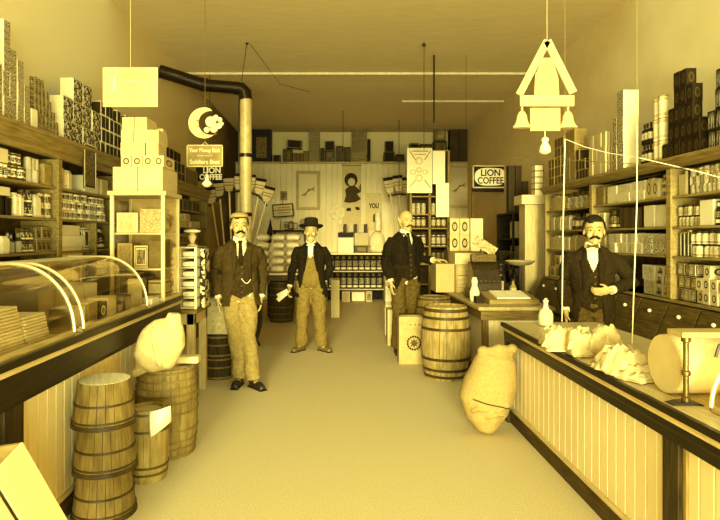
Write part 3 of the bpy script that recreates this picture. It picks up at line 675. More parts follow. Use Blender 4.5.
# crescent moon sign with lettered board below
D = 5.2; c = P(205, 123, D); sc_ = D / F
root = empty('moon_sign', 'crescent moon cut-out hanging over a lettered board, left of the stovepipe', 'sign')
out = [(c.x - 1 * sc_ + 15.5 * sc_ * math.cos(R(t)), c.z + 15.5 * sc_ * math.sin(R(t))) for t in range(65, 316, 10)]
inn = [(c.x + 6 * sc_ + 12.5 * sc_ * math.cos(R(t)), c.z + 12 * sc_ * math.sin(R(t))) for t in range(300, 75, -12)]
MB().ext(out + inn, D - .006, D + .006, 'y').build('crescent', M(.72, .7, .05), root)
mb = MB()
for (dx, dy, r) in ((6, 1, 5.5), (9, -6, 4), (14, -3, 3.2), (15, 3, 2.6), (2, -7, 3), (17, -1, 2), (11, 5, 3)): mb.ell((c.x + dx * sc_, D - .01, c.z + dy * sc_), (r * sc_, .012, r * sc_))
mb.build('cluster_figure', M(.78, .7, .14, 40), root, True)
for (dx, dy) in ((-1.5, 2), (-1, -4)): MB().ell((c.x - 6 * sc_ + dx * sc_, D - .008, c.z + dy * sc_), (1.6 * sc_, .004, .6 * sc_)).build('printed_mark', M(.45), root)
MB().tube([(c.x, D, ZC), (c.x, D, c.z + 14 * sc_)], .003, 6).build('thread', M(.35), root)
root = empty('lettered_board', 'pale board with light lettering hanging below the crescent moon', 'sign')
a, b = P(187, 167, D), P(223, 145, D)
MB().box(a.x, b.x, D - .008, D + .008, a.z, b.z, bev=.003).build('board', M(.5, .7, .04), root)
fr = MB()
for q in ((a.x, b.x, b.z - .008, b.z), (a.x, b.x, a.z, a.z + .008), (a.x, a.x + .008, a.z, b.z), (b.x - .008, b.x, a.z, b.z)): fr.box(q[0], q[1], D - .011, D - .0075, q[2], q[3])
fr.build('border', M(.72), root)
mx_, LT = (a.x + b.x) / 2, M(.84, .6)
text_mesh('lettering', 'Your Money Back', .05, LT, root, (mx_, D - .01, b.z - .052), .29, heavy=.001)
text_mesh('lettering', 'if you want it', .018, LT, root, (mx_, D - .01, b.z - .1), .14)
text_mesh('lettering', 'Soldiers Best', .056, LT, root, (mx_, D - .01, a.z + .045), .28, heavy=.001)
MB().tube([(mx_ - .03, D, b.z - .004), (mx_, D, b.z + .03), (mx_ + .03, D, b.z - .004)], .003, 6).build('hanger', M(.8), root)
MB().tube([(mx_, D, b.z + .028), (c.x, D, c.z - 15 * sc_)], .002, 6).build('thread', M(.4), root)
q = P(207, 184, 5.2); tag(MB().lathe([(.002, .09), (.012, .07), (.016, .04), (.05, 0), (.03, -.02), (.012, -.03)], 14, c=(q.x, q.y, q.z)).tube([(q.x, q.y, q.z + .085), (q.x, q.y, a.z)], .002, 6).build('bell_pendant', M(.92, .5), None, True), 'small white bell-shaped pendant under the lettered board', 'pendant')
# bell cut-out sign, near right
D = 3.0; k = D / F; c = P(545, 90, D)
root = empty('bell_sign', 'big pale triangular cut-out with two bells hanging above the right counter', 'sign')
PW = M(.66, .8, .02); X = lambda p: c.x + (p - 545) * k; Zz = lambda p: c.z - (p - 90) * k
def bar(p, q, wd, nm): 
    a, b = Vector((X(p[0]), 0, Zz(p[1]))), Vector((X(q[0]), 0, Zz(q[1]))); d = (b - a).normalized(); nrm = Vector((-d.z, 0, d.x)) * wd * k / 2
    MB().ext([((a + nrm).x, (a + nrm).z), ((b + nrm).x, (b + nrm).z), ((b - nrm).x, (b - nrm).z), ((a - nrm).x, (a - nrm).z)], D - .006, D + .006, 'y').build(nm, PW, root)
bar((547, 41), (519, 95), 7, 'frame_bar'); bar((547, 41), (573, 93), 8, 'frame_bar')
MB().ext([(X(542), Zz(58)), (X(552), Zz(58)), (X(558), Zz(78)), (X(559), Zz(96)), (X(534), Zz(96)), (X(535), Zz(76))], D - .004, D + .004, 'y').build('tablet', M(.62, .8, .02), root)
MB().box(X(519), X(573), D - .02, D - .007, Zz(107), Zz(96), bev=.004).build('cross_bar', PW, root)
MB().box(X(530), X(560), D - .005, D + .005, Zz(131), Zz(108), bev=.002).build('lower_panel', M(.63, .8, .02), root)
for px in (522, 568):
    MB().lathe([(.3 * k, 0), (3 * k, -1 * k), (5 * k, -5 * k), (5.5 * k, -9 * k), (7 * k, -13 * k), (9.5 * k, -16 * k), (9 * k, -17 * k)], 18, c=(X(px), D, Zz(111)), squash=(1, .6)).build('bell', PW, root, True)
    MB().tube([(X(px), D, Zz(112)), (X(px), D, Zz(104))], .006, 8).build('bell_hook', PW, root)
MB().lathe([(.012, .03), (.02, .02), (.014, 0), (.026, -.02), (.03, -.05), (.012, -.06)], 14, c=(X(545), D, Zz(143))).tube([(X(545), D, Zz(140)), (X(545), D, Zz(130))], .002, 6).build('clapper', M(.86, .7), root, True)
MB().tube([(X(547), D, Zz(41)), (X(547), D, ZC)], .0015, 6).build('thread', M(.7), root)
# twine on the right
TW = M(.93, .7)
a, b, c2, d2 = P(562, 321.5, 4.58), P(565, 139, 4.6), P(608, 153, 4.3), P(640, 158, 3.9)
wire([a, P(563, 230, 4.6), b], 'pale twine rising straight from the far end of the right counter', .005, TW, 'twine', 'twine')
wire([b, P(585, 147, 4.45), c2, d2, P(700, 172, 3.7), P(722, 178, 3.6)], 'pale twine sagging sideways towards the right shelving top', .003, TW, 'twine', 'twine')
bt = P(632, 345, 3.64); bt.z = .802; wire([bt, P(637, 200, 3.72), P(637, 125, 3.75)], 'pale twine hanging beside the clerk down to the white bundles', .004, TW, 'twine', 'twine')
b2 = P(637, 125, 3.75); wire([b2, (b2.x, b2.y, ZC)], 'faint thread from the ceiling down to the twine beside the clerk', .001, M(.6), 'twine', 'twine')
wire([b, (b.x, b.y, ZC)], 'faint upper twine from the ceiling to the bend', .0012, M(.6), 'twine', 'twine')
wire([P(512, 157, 5.0), P(620, 163, 4.0), P(722, 171, 3.5)], 'thin dark line strung along above the right shelves', .003, M(.35), 'twine', 'twine')

# ---------------------------------------------------------------- signs at the back
def oval_sign(x0, y0, x1, y1, D, name, lb, post=True):
    root = empty(name, lb, 'sign'); a, b = P(x0, y1, D), P(x1, y0, D); w_, h_ = b.x - a.x, b.z - a.z; mx, mz = (a.x + b.x) / 2, (a.z + b.z) / 2
    MB().box(a.x, b.x, D, D + .03, a.z, b.z, bev=.005).build('board', M(.07, .6, .02), root)
    fr = MB()
    for q in ((a.x - .01, b.x + .01, b.z - .012, b.z + .012), (a.x - .01, b.x + .01, a.z - .012, a.z + .012), (a.x - .01, a.x + .015, a.z, b.z), (b.x - .015, b.x + .01, a.z, b.z)): fr.box(q[0], q[1], D - .012, D + .03, q[2], q[3])
    fr.build('frame', wood(.7, 'x'), root)
    rx, rz = w_ * .45, h_ * .41; ov = []
    for t in range(0, 360, 8):
        cth, sth = math.cos(R(t)), math.sin(R(t)); ov.append((mx + rx * math.copysign(abs(cth) ** .6, cth), mz + rz * math.copysign(abs(sth) ** .8, sth)))
    MB().ext(ov, D - .004, D + .001, 'y').build('oval_field', M(.93, .6, .02), root)
    bm_ = M(.05, .6, .02)
    text_mesh('lettering', 'LION', h_ * .42, bm_, root, (mx, D - .006, mz + h_ * .17), w_ * .55, heavy=.004)
    text_mesh('lettering', 'COFFEE', h_ * .42, bm_, root, (mx, D - .006, mz - h_ * .19), w_ * .74, heavy=.004)
    return root
rs = oval_sign(473, 166, 508, 187.5, 10.6, 'coffee_sign', 'black sign with pale oval and bold black lettering above the far right goods')
a = P(508, 190, 10.6); MB().box(a.x - .02, a.x + .03, 10.6, 10.64, .0, P(508, 165, 10.6).z).build('post', wood(.6, 'z'), rs)
MB().box(P(472, 192, 10.6).x, a.x, 10.6, 10.63, P(472, 192, 10.6).z, P(472, 187.6, 10.6).z).build('lower_rail', M(.1), rs)
a = P(472, 192, 10.6); MB().box(a.x, a.x + .04, 10.6, 10.64, 0, a.z).build('post', wood(.3, 'z'), rs)
root = empty('coffee_sign', 'black sign with white lettering half hidden by the hanging lettered board', 'sign')
a, b = P(196, 181, 9.0), P(223, 165, 9.0); MB().box(a.x, b.x, 9.0, 9.03, a.z, b.z, bev=.004).build('board', M(.07, .6, .02), root)
text_mesh('lettering', 'LION', .13, M(.93), root, ((a.x + b.x) / 2 + .04, 8.997, b.z - .09), .28, heavy=.004)
text_mesh('lettering', 'COFFEE', .12, M(.93), root, ((a.x + b.x) / 2 + .02, 8.997, a.z + .06), .36, heavy=.004)
MB().tube([((a.x + b.x) / 2, 9.015, b.z - .01), ((a.x + b.x) / 2, 9.015, ZC)], .004, 6).build('hanger', BLK, root)

# ---------------------------------------------------------------- back wall pictures, ledge goods
WP = YP - .002
def framed(x0, y0, x1, y1, lb, D=WP, vf=.62, inner=.82):
    root = empty('framed_picture', lb, 'picture'); a, b = P(x0, y1, D), P(x1, y0, D); t = .07
    MB().box(a.x + .02, b.x - .02, D - .015, D, a.z + .02, b.z - .02).build('print', PK(inner, .6, 'plain', 60), root)
    mb = MB()
    for q in ((a.x, b.x, b.z - t, b.z), (a.x, b.x, a.z, a.z + t), (a.x, a.x + t, a.z + t, b.z - t), (b.x - t, b.x, a.z + t, b.z - t)): mb.box(q[0], q[1], D - .04, D, q[2], q[3], bev=.01)
    mb.build('frame', wood(vf, 'z'), root)
    mb = MB(); cx_, cz_ = (a.x + b.x) / 2, (a.z + b.z) / 2
    for k_ in range(4): mb.tube([(cx_ - .16 + k_ * .03, D - .018, cz_ - .12 - .01 * k_), (cx_ + .02, D - .018, cz_ + .02 * k_ - .02), (cx_ + .17, D - .018, cz_ + .10 - .04 * k_)], .006, 5)
    mb.build('drawing', M(.4), root); return root
framed(296, 171, 320, 210, 'framed picture with faint drawing high above the man in the black hat')
framed(447, 165, 470, 208, 'framed picture half hidden behind the pale hanging papers', vf=.7, inner=.85)
# girl poster
root = empty('figure_poster', 'poster of a dark-dressed child with a broad round hat, right of the framed picture', 'poster')
a, b = P(342, 226, WP), P(361, 166, WP); MB().box(a.x, b.x, WP - .012, WP, a.z, b.z, bev=.002).build('sheet', M(.72, .8, .03), root)
G = lambda px, py: (P(px, py, WP).x, P(px, py, WP).z)
def flat(poly, v, nm, d=.016): MB().ext([G(*p) for p in poly], WP - d, WP - .0121, 'y').build(nm, M(v, .8, .04, 30), root)
def disc(cx_, cy_, rx, ry, n=20): return [(cx_ + rx * math.cos(2 * math.pi * t / n), cy_ + ry * math.sin(2 * math.pi * t / n)) for t in range(n)]
flat(disc(351, 180, 6.6, 7), .2, 'hat'); flat(disc(351.5, 182, 3.6, 4), .75, 'face', .018)
flat([(348, 187), (355, 186), (360, 190), (359, 187), (361, 183), (361, 192), (357, 194), (361, 199), (356, 202), (349, 203), (344, 202), (346, 195), (345, 190)], .25, 'dress', .017)
flat([(349, 203), (351, 203), (351, 209), (349, 209)], .7, 'leg'); flat([(354, 203), (356, 202), (358, 208), (356, 208)], .7, 'leg')
flat([(347, 208), (351, 208), (351, 211), (346, 211)], .15, 'shoe', .018); flat([(355, 207), (359, 207), (360, 210), (356, 210)], .15, 'shoe', .018)
MB().box(a.x - .01, b.x + .01, WP - .03, WP, b.z, b.z + .03, bev=.003).build('hanging_rail', wood(.5, 'x'), root)
# round rosette, sheets
q = P(337, 212, WP); tag(MB().lathe([(.2, 0), (.19, .012), (.13, .014), (.12, .004), (.07, .004), (.06, .016), (.01, .02)], 28, mat=Matrix.Translation((q.x, WP, q.z)) @ Matrix.Rotation(R(90), 4, 'X')).build('round_plaque', M(.84, .6), None, True), 'pale round plaque on the beadboard left of the child poster', 'plaque')
q = P(335, 246, 13.1); 
def sheet(x0, y0, x1, y1, m, lb, nm='wall_sheet', cat='poster', D=WP, tilt=0):
    root = empty(nm, lb, cat); a, b = P(x0, y1, D), P(x1, y0, D)
    MB().box(a.x, b.x, D - .008, D - .001, a.z, b.z, bev=.001).build('sheet', m, root); return root, a, b
s1, a, b = sheet(366, 193, 382, 231, M(.76, .8, .03), 'tan poster with black writing behind the boxes on the back counter')
mx_ = (a.x + b.x) / 2
text_mesh('lettering', 'YOU', .16, M(.08), s1, (mx_ + .0, WP - .01, a.z + .6), .24, heavy=.006); text_mesh('lettering', 'L', .26, M(.08), s1, (mx_ + .03, WP - .01, a.z + .3), heavy=.006)
sheet(382, 202, 391, 222, PK(.9, .45, 'text', 61), 'small white sheet with print right of the tan poster')
sheet(260, 209, 269, 220, M(.9, .8), 'small blank white sheet on the beadboard beside the left brooms')
sheet(288, 158, 288.5, 159, M(.7), 'tiny pin mark on the beadboard') if 0 else None
# calendar and papers hung nearer, on the end of a shelf
CD = 10.2
s2, a, b = sheet(407, 148, 432, 193, M(.9, .8, .03), 'large pale printed calendar with circle and ray design, above the bald man', 'wall_calendar', 'calendar', CD)
def cal(poly, v, d): MB().ext([(P(x, y, CD).x, P(x, y, CD).z) for x, y in poly], CD - d, CD - .0081, 'y').build('printed_design', M(v, .8), s2)
for (cx_, cy_, r) in ((419, 161, 4), (413, 172, 3), (425, 172, 3), (419, 178, 4), (419, 170, 3)): cal(disc(cx_, cy_, r, r), .74, .011); cal(disc(cx_, cy_, r * .55, r * .55), .88, .013)
for (p, q_) in (((409, 151), (415, 160)), ((430, 151), (424, 160)), ((409, 187), (415, 180)), ((430, 188), (424, 180))):
    cal([(p[0], p[1]), (p[0] + 1, p[1]), (q_[0] + 1, q_[1]), (q_[0], q_[1])], .45, .012)
cal([(412, 150.5), (428, 150.5), (428, 152), (412, 152)], .6, .012); cal([(414, 154), (426, 154), (426, 155), (414, 155)], .6, .012)
sheet(432.5, 151, 445, 184, M(.95, .8, .02), 'blank pale paper hung right of the printed calendar', 'hanging_paper', 'paper', CD + .05)
sheet(436, 183, 449, 217, M(.95, .8, .02), 'longer blank pale paper under the first, right of the bald man', 'hanging_paper', 'paper', CD + .02)
# tall shelf these hang on (behind the bald man)
root = empty('bookcase', 'tall narrow open shelf with small goods behind the bald man', 'shelving')
a, b = P(411, 236, CD + .08), P(449, 150, CD + .08)
for x in (a.x, (a.x + b.x) / 2, b.x): MB().box(x - .02, x + .02, CD + .1, CD + .45, 0, b.z, bev=.003).build('upright', wood(.45, 'z'), root)
SZ = [P(0, y, CD + .1).z for y in (150, 196, 214, 228, 246, 264, 284)]
for z in SZ + [.1]: MB().box(a.x, b.x, CD + .1, CD + .45, z - .02, z, bev=.002).build('shelf_board', wood(.5, 'x'), root)
MB().box(a.x, b.x, CD + .44, CD + .46, 0, b.z - .03).build('back_board', M(.18), root)
for j, (z, st, lb, g) in enumerate(((SZ[2], 'busy', 'speckled tin on the tall narrow shelf, row under the calendar', 'tins under the calendar'), (SZ[3], 'label', 'dark tin on the tall narrow shelf, second row under the calendar', 'second row of tins'), (SZ[4], 'band', 'banded tin on the tall narrow shelf near the bald man\'s arm', 'banded tins by the arm'), (SZ[5], 'text', 'printed tin on the tall narrow shelf behind the crates', 'tins behind the crates'))):
    for i in range(7):
        x = a.x + .06 + i * .093
        if abs(x - (a.x + b.x) / 2) < .075 or x > b.x - .06: continue
        put('tin', PK((.4, .3, .85, .6)[j], (.9, .8, .2, .2)[j], st, 62 + j), (x, CD + .2, z + .001), (.08, .08, .2), lb, g)
# goods on the back ledge
zl = P(0, 164, YP).z + .052
def led(x0, y0, x1, m, lb, grp=None, kind='carton', D=YP + .02, dep=.22): 
    a = P(x0, y0, D); b = P(x1, y0, D); return put(kind, m, ((a.x + b.x) / 2, D + dep / 2, zl), (b.x - a.x, dep, max(.04, a.z + .0 - zl)), lb, grp)
led(273, 155, 280, PD(.25, .5, 'edge', 8), 'small dark box at the left end of the back ledge')
led(283, 149, 292, PD(.3, .5, 'panel', 8), 'dark square box under the tilted one on the back ledge')
o = led(286, 149, 302, PD(.28, .6, 'edge', 9), 'tilted dark box'); o.location.z = zl + P(0, 148.5, YP).z - zl + .0; o.scale.z = .2; o.rotation_euler = (0, R(4), 0); o['label'] = 'tilted dark box resting on the square box, back ledge'; o.location.z = P(0, 148, YP).z; o.scale.x = .36
for x0 in (293, 296.5, 300): led(x0, 153, x0 + 3, PD(.7, .4, 'text', 9), 'pale narrow packet under the tilted box on the back ledge', 'packets under the tilted box')
for k_ in range(4):
    o = led(309, 164, 319.5, PD(.4, .8, 'busy', 12), 'brown speckled carton in the tall stack, back ledge', 'tall ledge stack'); o.scale.z = .248; o.location.z = zl + .25 * k_
for x0, y0, x1, v in ((303.5, 151, 308.5, .8), (320.5, 148, 324, .4)): led(x0, y0, x1, PD(v, .4, 'text', int(x0)), 'small box standing ' + ('left' if x0 < 305 else 'right') + ' of the tall ledge stack')
o = led(325, 151, 334.5, PD(.35, .7, 'text', 15), 'brown printed carton between the tall stacks, back ledge'); o = led(325, 140, 334.5, PD(.25, .5, 'edge', 10), 'dark box on top of the brown printed carton, back ledge'); o.location.z = P(0, 150.8, YP).z + .002; o.scale.z = .24
led(336, 146, 343, PD(.38, .55, 'text', 16), 'dull carton left of the pulley wire, back ledge'); led(344, 147, 350.5, PD(.35, .55, 'text', 17), 'dull carton right of the pulley wire, back ledge')
for k_ in range(3):
    o = led(352, 164, 367, PD(.3 + .25 * (k_ == 0), .75, 'busy', 13 + k_), ('pale speckled carton at the foot of the wide ledge stack', 'dark speckled carton in the middle of the wide ledge stack', 'dark speckled carton near the top of the wide ledge stack')[k_]); o.scale.z = .26; o.location.z = zl + .262 * k_
o = led(354, 164, 366, PD(.75, .4, 'text', 18), 'pale carton crowning the wide ledge stack'); o.scale.z = .13; o.location.z = zl + .787
led(368, 139, 370.5, PD(.15, .3, 'edge', 11), 'thin black box leaning right of the wide ledge stack')
led(384, 152, 394.5, PD(.22, .4, 'edge', 12), 'dark low box alone right of the middle, back ledge'); o = led(385.5, 143, 393.5, PD(.2, .4, 'edge', 13), 'smaller dark box on the dark low box'); o.location.z = P(0, 151.8, YP).z + .003; o.scale.z = .26
led(395.5, 154, 404, PD(.3, .4, 'busy', 14), 'dark rounded parcel right of the dark low box', kind='packet')
led(410, 143, 418.5, PD(.2, .5, 'edge', 14), 'black box above the calendar, back ledge'); led(420, 144, 432, PD(.42, .6, 'text', 19), 'brown carton above the calendar, back ledge')
led(434, 141, 447, PD(.45, .65, 'text', 20), 'brown carton right of the calendar top, back ledge'); o = led(435, 129, 446, PD(.55, .7, 'panel', 15), 'tan box on the brown carton, back ledge'); o.location.z = P(0, 140.5, YP).z + .003; o.scale.z = .27
for i in range(2):
    for k_ in range(3):
        o = led(450 + i * 9.2, 164, 458.6 + i * 9.2, PD(.42, .3, 'text', 21), 'large dim brown crate in the block at the right end of the back ledge', 'dim crate block'); o.scale.z = .33; o.location.z = zl + .332 * k_
# arched dark clock-like case at the left end
root = empty('arched_case', 'tall dark case with rounded top standing at the left end of the back ledge', 'case')
a, b = P(252, 164, YP + .02), P(271, 112, YP + .02); zr = b.z - (b.x - a.x) / 2
poly = [(a.x, zl), (b.x, zl), (b.x, zr)] + [((a.x + b.x) / 2 + (b.x - a.x) / 2 * math.cos(R(t)), zr + (b.x - a.x) / 2 * math.sin(R(t))) for t in range(15, 166, 15)] + [(a.x, zr)]
MB().ext(poly, YP + .02, YP + .3, 'y').build('case_body', M(.1, .5, .02), root)
MB().box(a.x + .1, b.x - .1, YP + .005, YP + .02, zl + .1, zl + .6).build('front_panel', M(.38, .6, .1, 20), root)

# ---------------------------------------------------------------- brooms
def broom(hx, hy, bx_, by, D, lb, grp, wpx=11, hpx=13):
    """broom hung bristles up: head centre (hx,hy), handle foot (bx_,by)"""
    H, Bt = P(hx, hy, D), P(bx_, by, D); d = (H - Bt).normalized(); s_ = D / F
    rot = d.to_track_quat('Z', 'Y').to_matrix().to_4x4()
    root = empty('broom', lb, 'broom', H); root['group'] = grp; root.rotation_euler = Matrix.Rotation(math.atan2(d.x, d.z), 4, 'Y').to_euler()
    L = (H - Bt).length; wd, hh = wpx * s_, hpx * s_
    MB().tube([(0, 0, -hh * .5), (0, 0, -L)], .016, 8).build('handle', wood(.72, 'z'), root, True)
    MB().ext([(-wd * .28, -hh * .55), (wd * .28, -hh * .55), (wd * .46, -hh * .1), (wd * .5, hh * .42), (-wd * .5, hh * .42), (-wd * .46, -hh * .1)], -.035, .035, 'y').build('straw_head', M(.70, .95, .16, 30, (6, 1, 1), bump=.5), root)
    MB().box(-wd * .5, wd * .5, -.04, .04, hh * .42, hh * .66, bev=.01).build('straw_tips', M(.12, .9, .03), root)
    for z in (-.1, .12): MB().box(-wd * .47, wd * .47, -.038, .038, hh * z - .008, hh * z + .008).build('stitching', M(.4), root)
    return root
for i, (hx, hy, bx_, by) in enumerate(((211, 196, 221, 262), (219, 189, 226, 262), (229, 184, 232, 262), (239, 182, 238, 262), (250, 183, 243, 262), (260, 187, 246, 262), (268, 195, 249, 262))):
    broom(hx, hy, bx_, by, 10.0 + .09 * (i % 2), 'straw broom hung bristles up in the fan behind the stovepipe', 'fan of brooms behind the stovepipe', 10.5)
for i, (hx, hy, bx_, by) in enumerate(((389, 186, 399, 250), (398, 184, 404, 250), (407, 186, 409, 250))):
    broom(hx, hy, bx_, by, 12.4 + .09 * (i % 2), 'straw broom hung bristles up behind the bald man', 'brooms behind the bald man', 9.5, 13)
def broom_rack(hp, D, lb):
    pts = [P(x, y, D) for x, y in hp]
    root = empty('broom_rack', lb, 'rack'); MB().tube(pts, .02, 8).build('hoop', BLK, root, True)
    t = pts[len(pts) // 2]; MB().tube([t, (t.x, t.y, ZC)], .008, 6).build('hanger', BLK, root, True)
broom_rack([(209, 206), (213, 203.5), (220, 197.5), (229, 193), (239, 191), (249, 192), (258, 195.5), (264, 201), (267, 206)], 10.06, 'dark hoop carrying the fan of brooms')
broom_rack([(388, 196), (391, 195.5), (399, 194), (408, 195), (411, 196)], 12.45, 'dark hoop carrying the brooms behind the bald man')

# ---------------------------------------------------------------- back counter with jars
root = empty('back_counter', 'low open shelf unit full of dark jars against the back beadboard', 'shelving')
a, b = P(326, 301, 13.0), P(386, 253, 13.0)
MB().box(a.x, b.x, 13.0, 13.45, b.z - .04, b.z, bev=.004).build('top_board', wood(.9, 'x'), root)
for y in (289, 271): z = P(0, y, 13).z; MB().box(a.x + .02, b.x - .02, 13.02, 13.45, z - .025, z, bev=.002).build('shelf_board', wood(.75, 'x'), root)
for x in (a.x + .02, b.x - .03): MB().box(x - .015, x + .015, 13.02, 13.45, 0, b.z - .041).build('side_panel', wood(.5, 'z'), root)
MB().box(a.x, b.x, 13.44, 13.455, 0, b.z - .05).build('back_board', M(.1), root)
z1_, z2_ = P(0, 289, 13).z, P(0, 271, 13).z
for i in range(9):
    x = a.x + .13 + i * .14
    put('jar', PK(.09, .88, 'band', 70), (x, 13.12, z1_ + .002), (.125, .125, .36), 'large dark jar with white bands on the lower shelf of the back counter', 'lower row of banded jars', name='jar')
    put('jar', PK(.07, .8, 'band', 71), (x, 13.12, z2_ + .002), (.125, .125, .34), 'large dark jar with pale band on the upper shelf of the back counter', 'upper row of banded jars', name='jar')
fbox(342, 291.5, 350, 301, 12.95, .3, PK(.7, .4, 'text', 72), 'tan box left under the back counter', z=0)
fbox(351, 291.5, 365.5, 301, 12.95, .3, PK(.93, .3, 'edge', 73), 'white box with dark edges under the back counter', z=0)
fbox(366, 291.5, 372, 301, 12.95, .3, PK(.8, .3, 'panel', 74), 'small pale box right under the back counter', z=0)
zt2 = P(0, 253, 13).z + .002
def onb(x0, y0, x1, y1, m, lb, kind='carton', D=13.02, dep=.3, grp=None): return fbox(x0, y0, x1, y1, D, dep, m, lb, kind=kind, z=None if y1 < 252 else zt2, group=grp)
onb(338, 237.5, 353.5, 253, PK(.93, .7, 'plain', 75), 'big blank white box on the back counter'); onb(338, 232.5, 353.5, 237, PK(.12, .4, 'plain', 76), 'flat black box lying on the big blank white box')
onb(354.5, 246, 368.5, 253, PK(.15, .5, 'panel', 77), 'low dark box in the middle of the back counter'); onb(354.5, 233, 368.5, 245.5, PK(.82, .5, 'busy', 78), 'pale creased parcel on the low dark box')
for i in range(6): 
    x = 338.5 + i * 5.2; onb(x, 224, x + (3 if i % 2 else 4.6), 232 if i < 3 else 232.5, PK(.92 if i % 2 == 0 else .15, .4, 'vstripe', 79), 'upright %s book-like box on the row of boxes, back counter' % ('pale' if i % 2 == 0 else 'dark'), dep=.2, grp='%s uprights on the back counter' % ('pale' if i % 2 == 0 else 'dark'))
def sack(name, mb_fn, m, lb, cat='sack', amp=.012, sc=7, vox=.014, seed=0, grp=None):
    mb = MB(); mb_fn(mb); me = remesh(mb, vox, 4, amp, sc, seed); o = link_mesh(me, name, m, None); return tag(o, lb, cat, grp)
q = P(377, 242, 13.15); zc_ = zt2 + .255
sack('flour_sack', lambda m_: m_.ell((q.x, 13.2, zc_), (.19, .14, .25)).ell((q.x + .08, 13.2, zc_ - .15), (.1, .12, .1)).ell((q.x - .08, 13.2, zc_ - .15), (.1, .12, .1)), cloth(.85), 'plump pale sack standing at the right end of the back counter', seed=2)
tag(MB().lathe([(.07, 0), (.075, .02), (.07, .35), (.05, .42), (.055, .45)], 16, c=(P(378, 224, 13.2).x, 13.2, zc_ + .26)).build('paper_roll', M(.9), None, True), 'pale upright roll standing on the plump sack', 'roll')
fbox(331, 280, 339.5, 317, 10.4, .5, PK(.7, .55, 'plain', 80), 'tall tan crate on the floor right of the man in the black hat', 'box', z=0, name='crate')
fbox(325, 262, 338, 279.5, 10.45, .4, PK(.18, .3, 'plain', 81), 'dark box on the tall tan crate, right of the man in the black hat') if 0 else None
# left back: table of sacks, small shelf above
table('sack_table', 'pale table loaded with sacks, left of the man in the black hat', -1.44, -.56, 9.7, 10.4, .87, wood(.9, 'x'), wood(.3, 'z'))
for i in range(3):
    for k_ in range(5):
        o_seed = i * 5 + k_
        if o_seed == 0:
            proto_s = sack('flour_sack', lambda m_: m_.ell((0, 0, .065), (.135, .22, .07)).ell((.07, -.1, .065), (.06, .1, .055)).ell((-.07, -.1, .065), (.06, .1, .055)), cloth(.93), 'plump white sack lying in the three piles on the pale table', amp=.01, grp='piles of white sacks'); s_ = proto_s
        else: s_ = dup(proto_s)
        s_.location = (-1.27 + i * .268, 10.0, .873 + k_ * .138); s_.rotation_euler.z = rnd.uniform(-.05, .05); s_.scale.x = rnd.uniform(.93, .97)
root = empty('wall_shelf', 'small bracket shelf on the beadboard above the sack piles', 'shelf')
a, b = P(270, 230, 13.2), P(308, 230, 13.2); MB().box(a.x, b.x, 13.12, 13.46, a.z - .04, a.z, bev=.004).build('shelf_board', M(.12, .6), root)
for x in (a.x + .08, b.x - .1): MB().ext([(13.46, a.z - .04), (13.18, a.z - .04), (13.46, a.z - .3)], x, x + .03, 'x').build('bracket', wood(.2, 'z'), root)
for i, (x0, y0, x1, v, kk, st, lb) in enumerate(((273, 220, 280, .9, .6, 'busy', 'white crumpled packet at the left end of the bracket shelf'), (281, 222, 284, .85, .3, 'text', 'slim pale box on the bracket shelf'), (284.5, 222, 288, .2, .8, 'band', 'dark banded can left of centre on the bracket shelf'), (289, 221.5, 293, .3, .85, 'medal', 'dark can with pale mark on the bracket shelf'), (294, 222.5, 297, .85, .3, 'band', 'pale banded can on the bracket shelf'), (300, 219, 307, .25, .8, 'busy', 'dark round basket behind the black hat'))):
    fbox(x0, y0, x1, 230, 13.14, .14, PK(v, kk, st, 90 + i), lb, z=a.z + .002, kind='carton' if i != 5 else 'packet')
root = empty('lettered_placard', 'tilted dark-edged placard over the bracket shelf', 'sign', P(283, 210, 13.3)); root.rotation_euler = (0, R(-4), 0)
MB().box(-.24, .24, -.01, .01, -.15, .13).build('board', PK(.75, .5, 'plain', 97), root)
mb = MB()
for q in ((-.25, .25, .12, .145), (-.25, .25, -.165, -.14), (-.25, -.225, -.16, .14), (.225, .25, -.16, .14)): mb.box(q[0], q[1], -.02, .012, q[2], q[3])
mb.build('frame', M(.12), root)
for k_ in range(3): MB().box(-.12, .17, -.0125, -.0105, .05 - k_ * .06, .065 - k_ * .06).build('printed_line', M(.4), root)
MB().tube([(0, .0, .13), (0, .15, .3)], .006, 6).build('hanger', BLK, root)
fbox(280, 191, 287, 200, 13.44, .05, PK(.6, .25, 'panel', 98), 'small dark-edged card pinned above the tilted placard', 'card', name='wall_card')
# tall dark wedge cleaver-like blade standing by the table: folded umbrella shape
tag(MB().ext([G2 for G2 in [(P(265, 243, 10.5).x, P(0, 243, 10.5).z), (P(271, 243, 10.5).x, P(0, 243, 10.5).z), (P(272.5, 232, 10.5).x, P(0, 232, 10.5).z), (P(270.5, 219, 10.5).x, P(0, 219, 10.5).z), (P(267, 232, 10.5).x, P(0, 232, 10.5).z)]], 10.5, 10.56, 'y').box(P(267.2, 0, 10.5).x, P(268.5, 0, 10.5).x, 10.52, 10.55, 0, P(0, 242, 10.5).z).build('folded_parasol', M(.06), None), 'closed black parasol standing point up behind the white sacks', 'parasol')
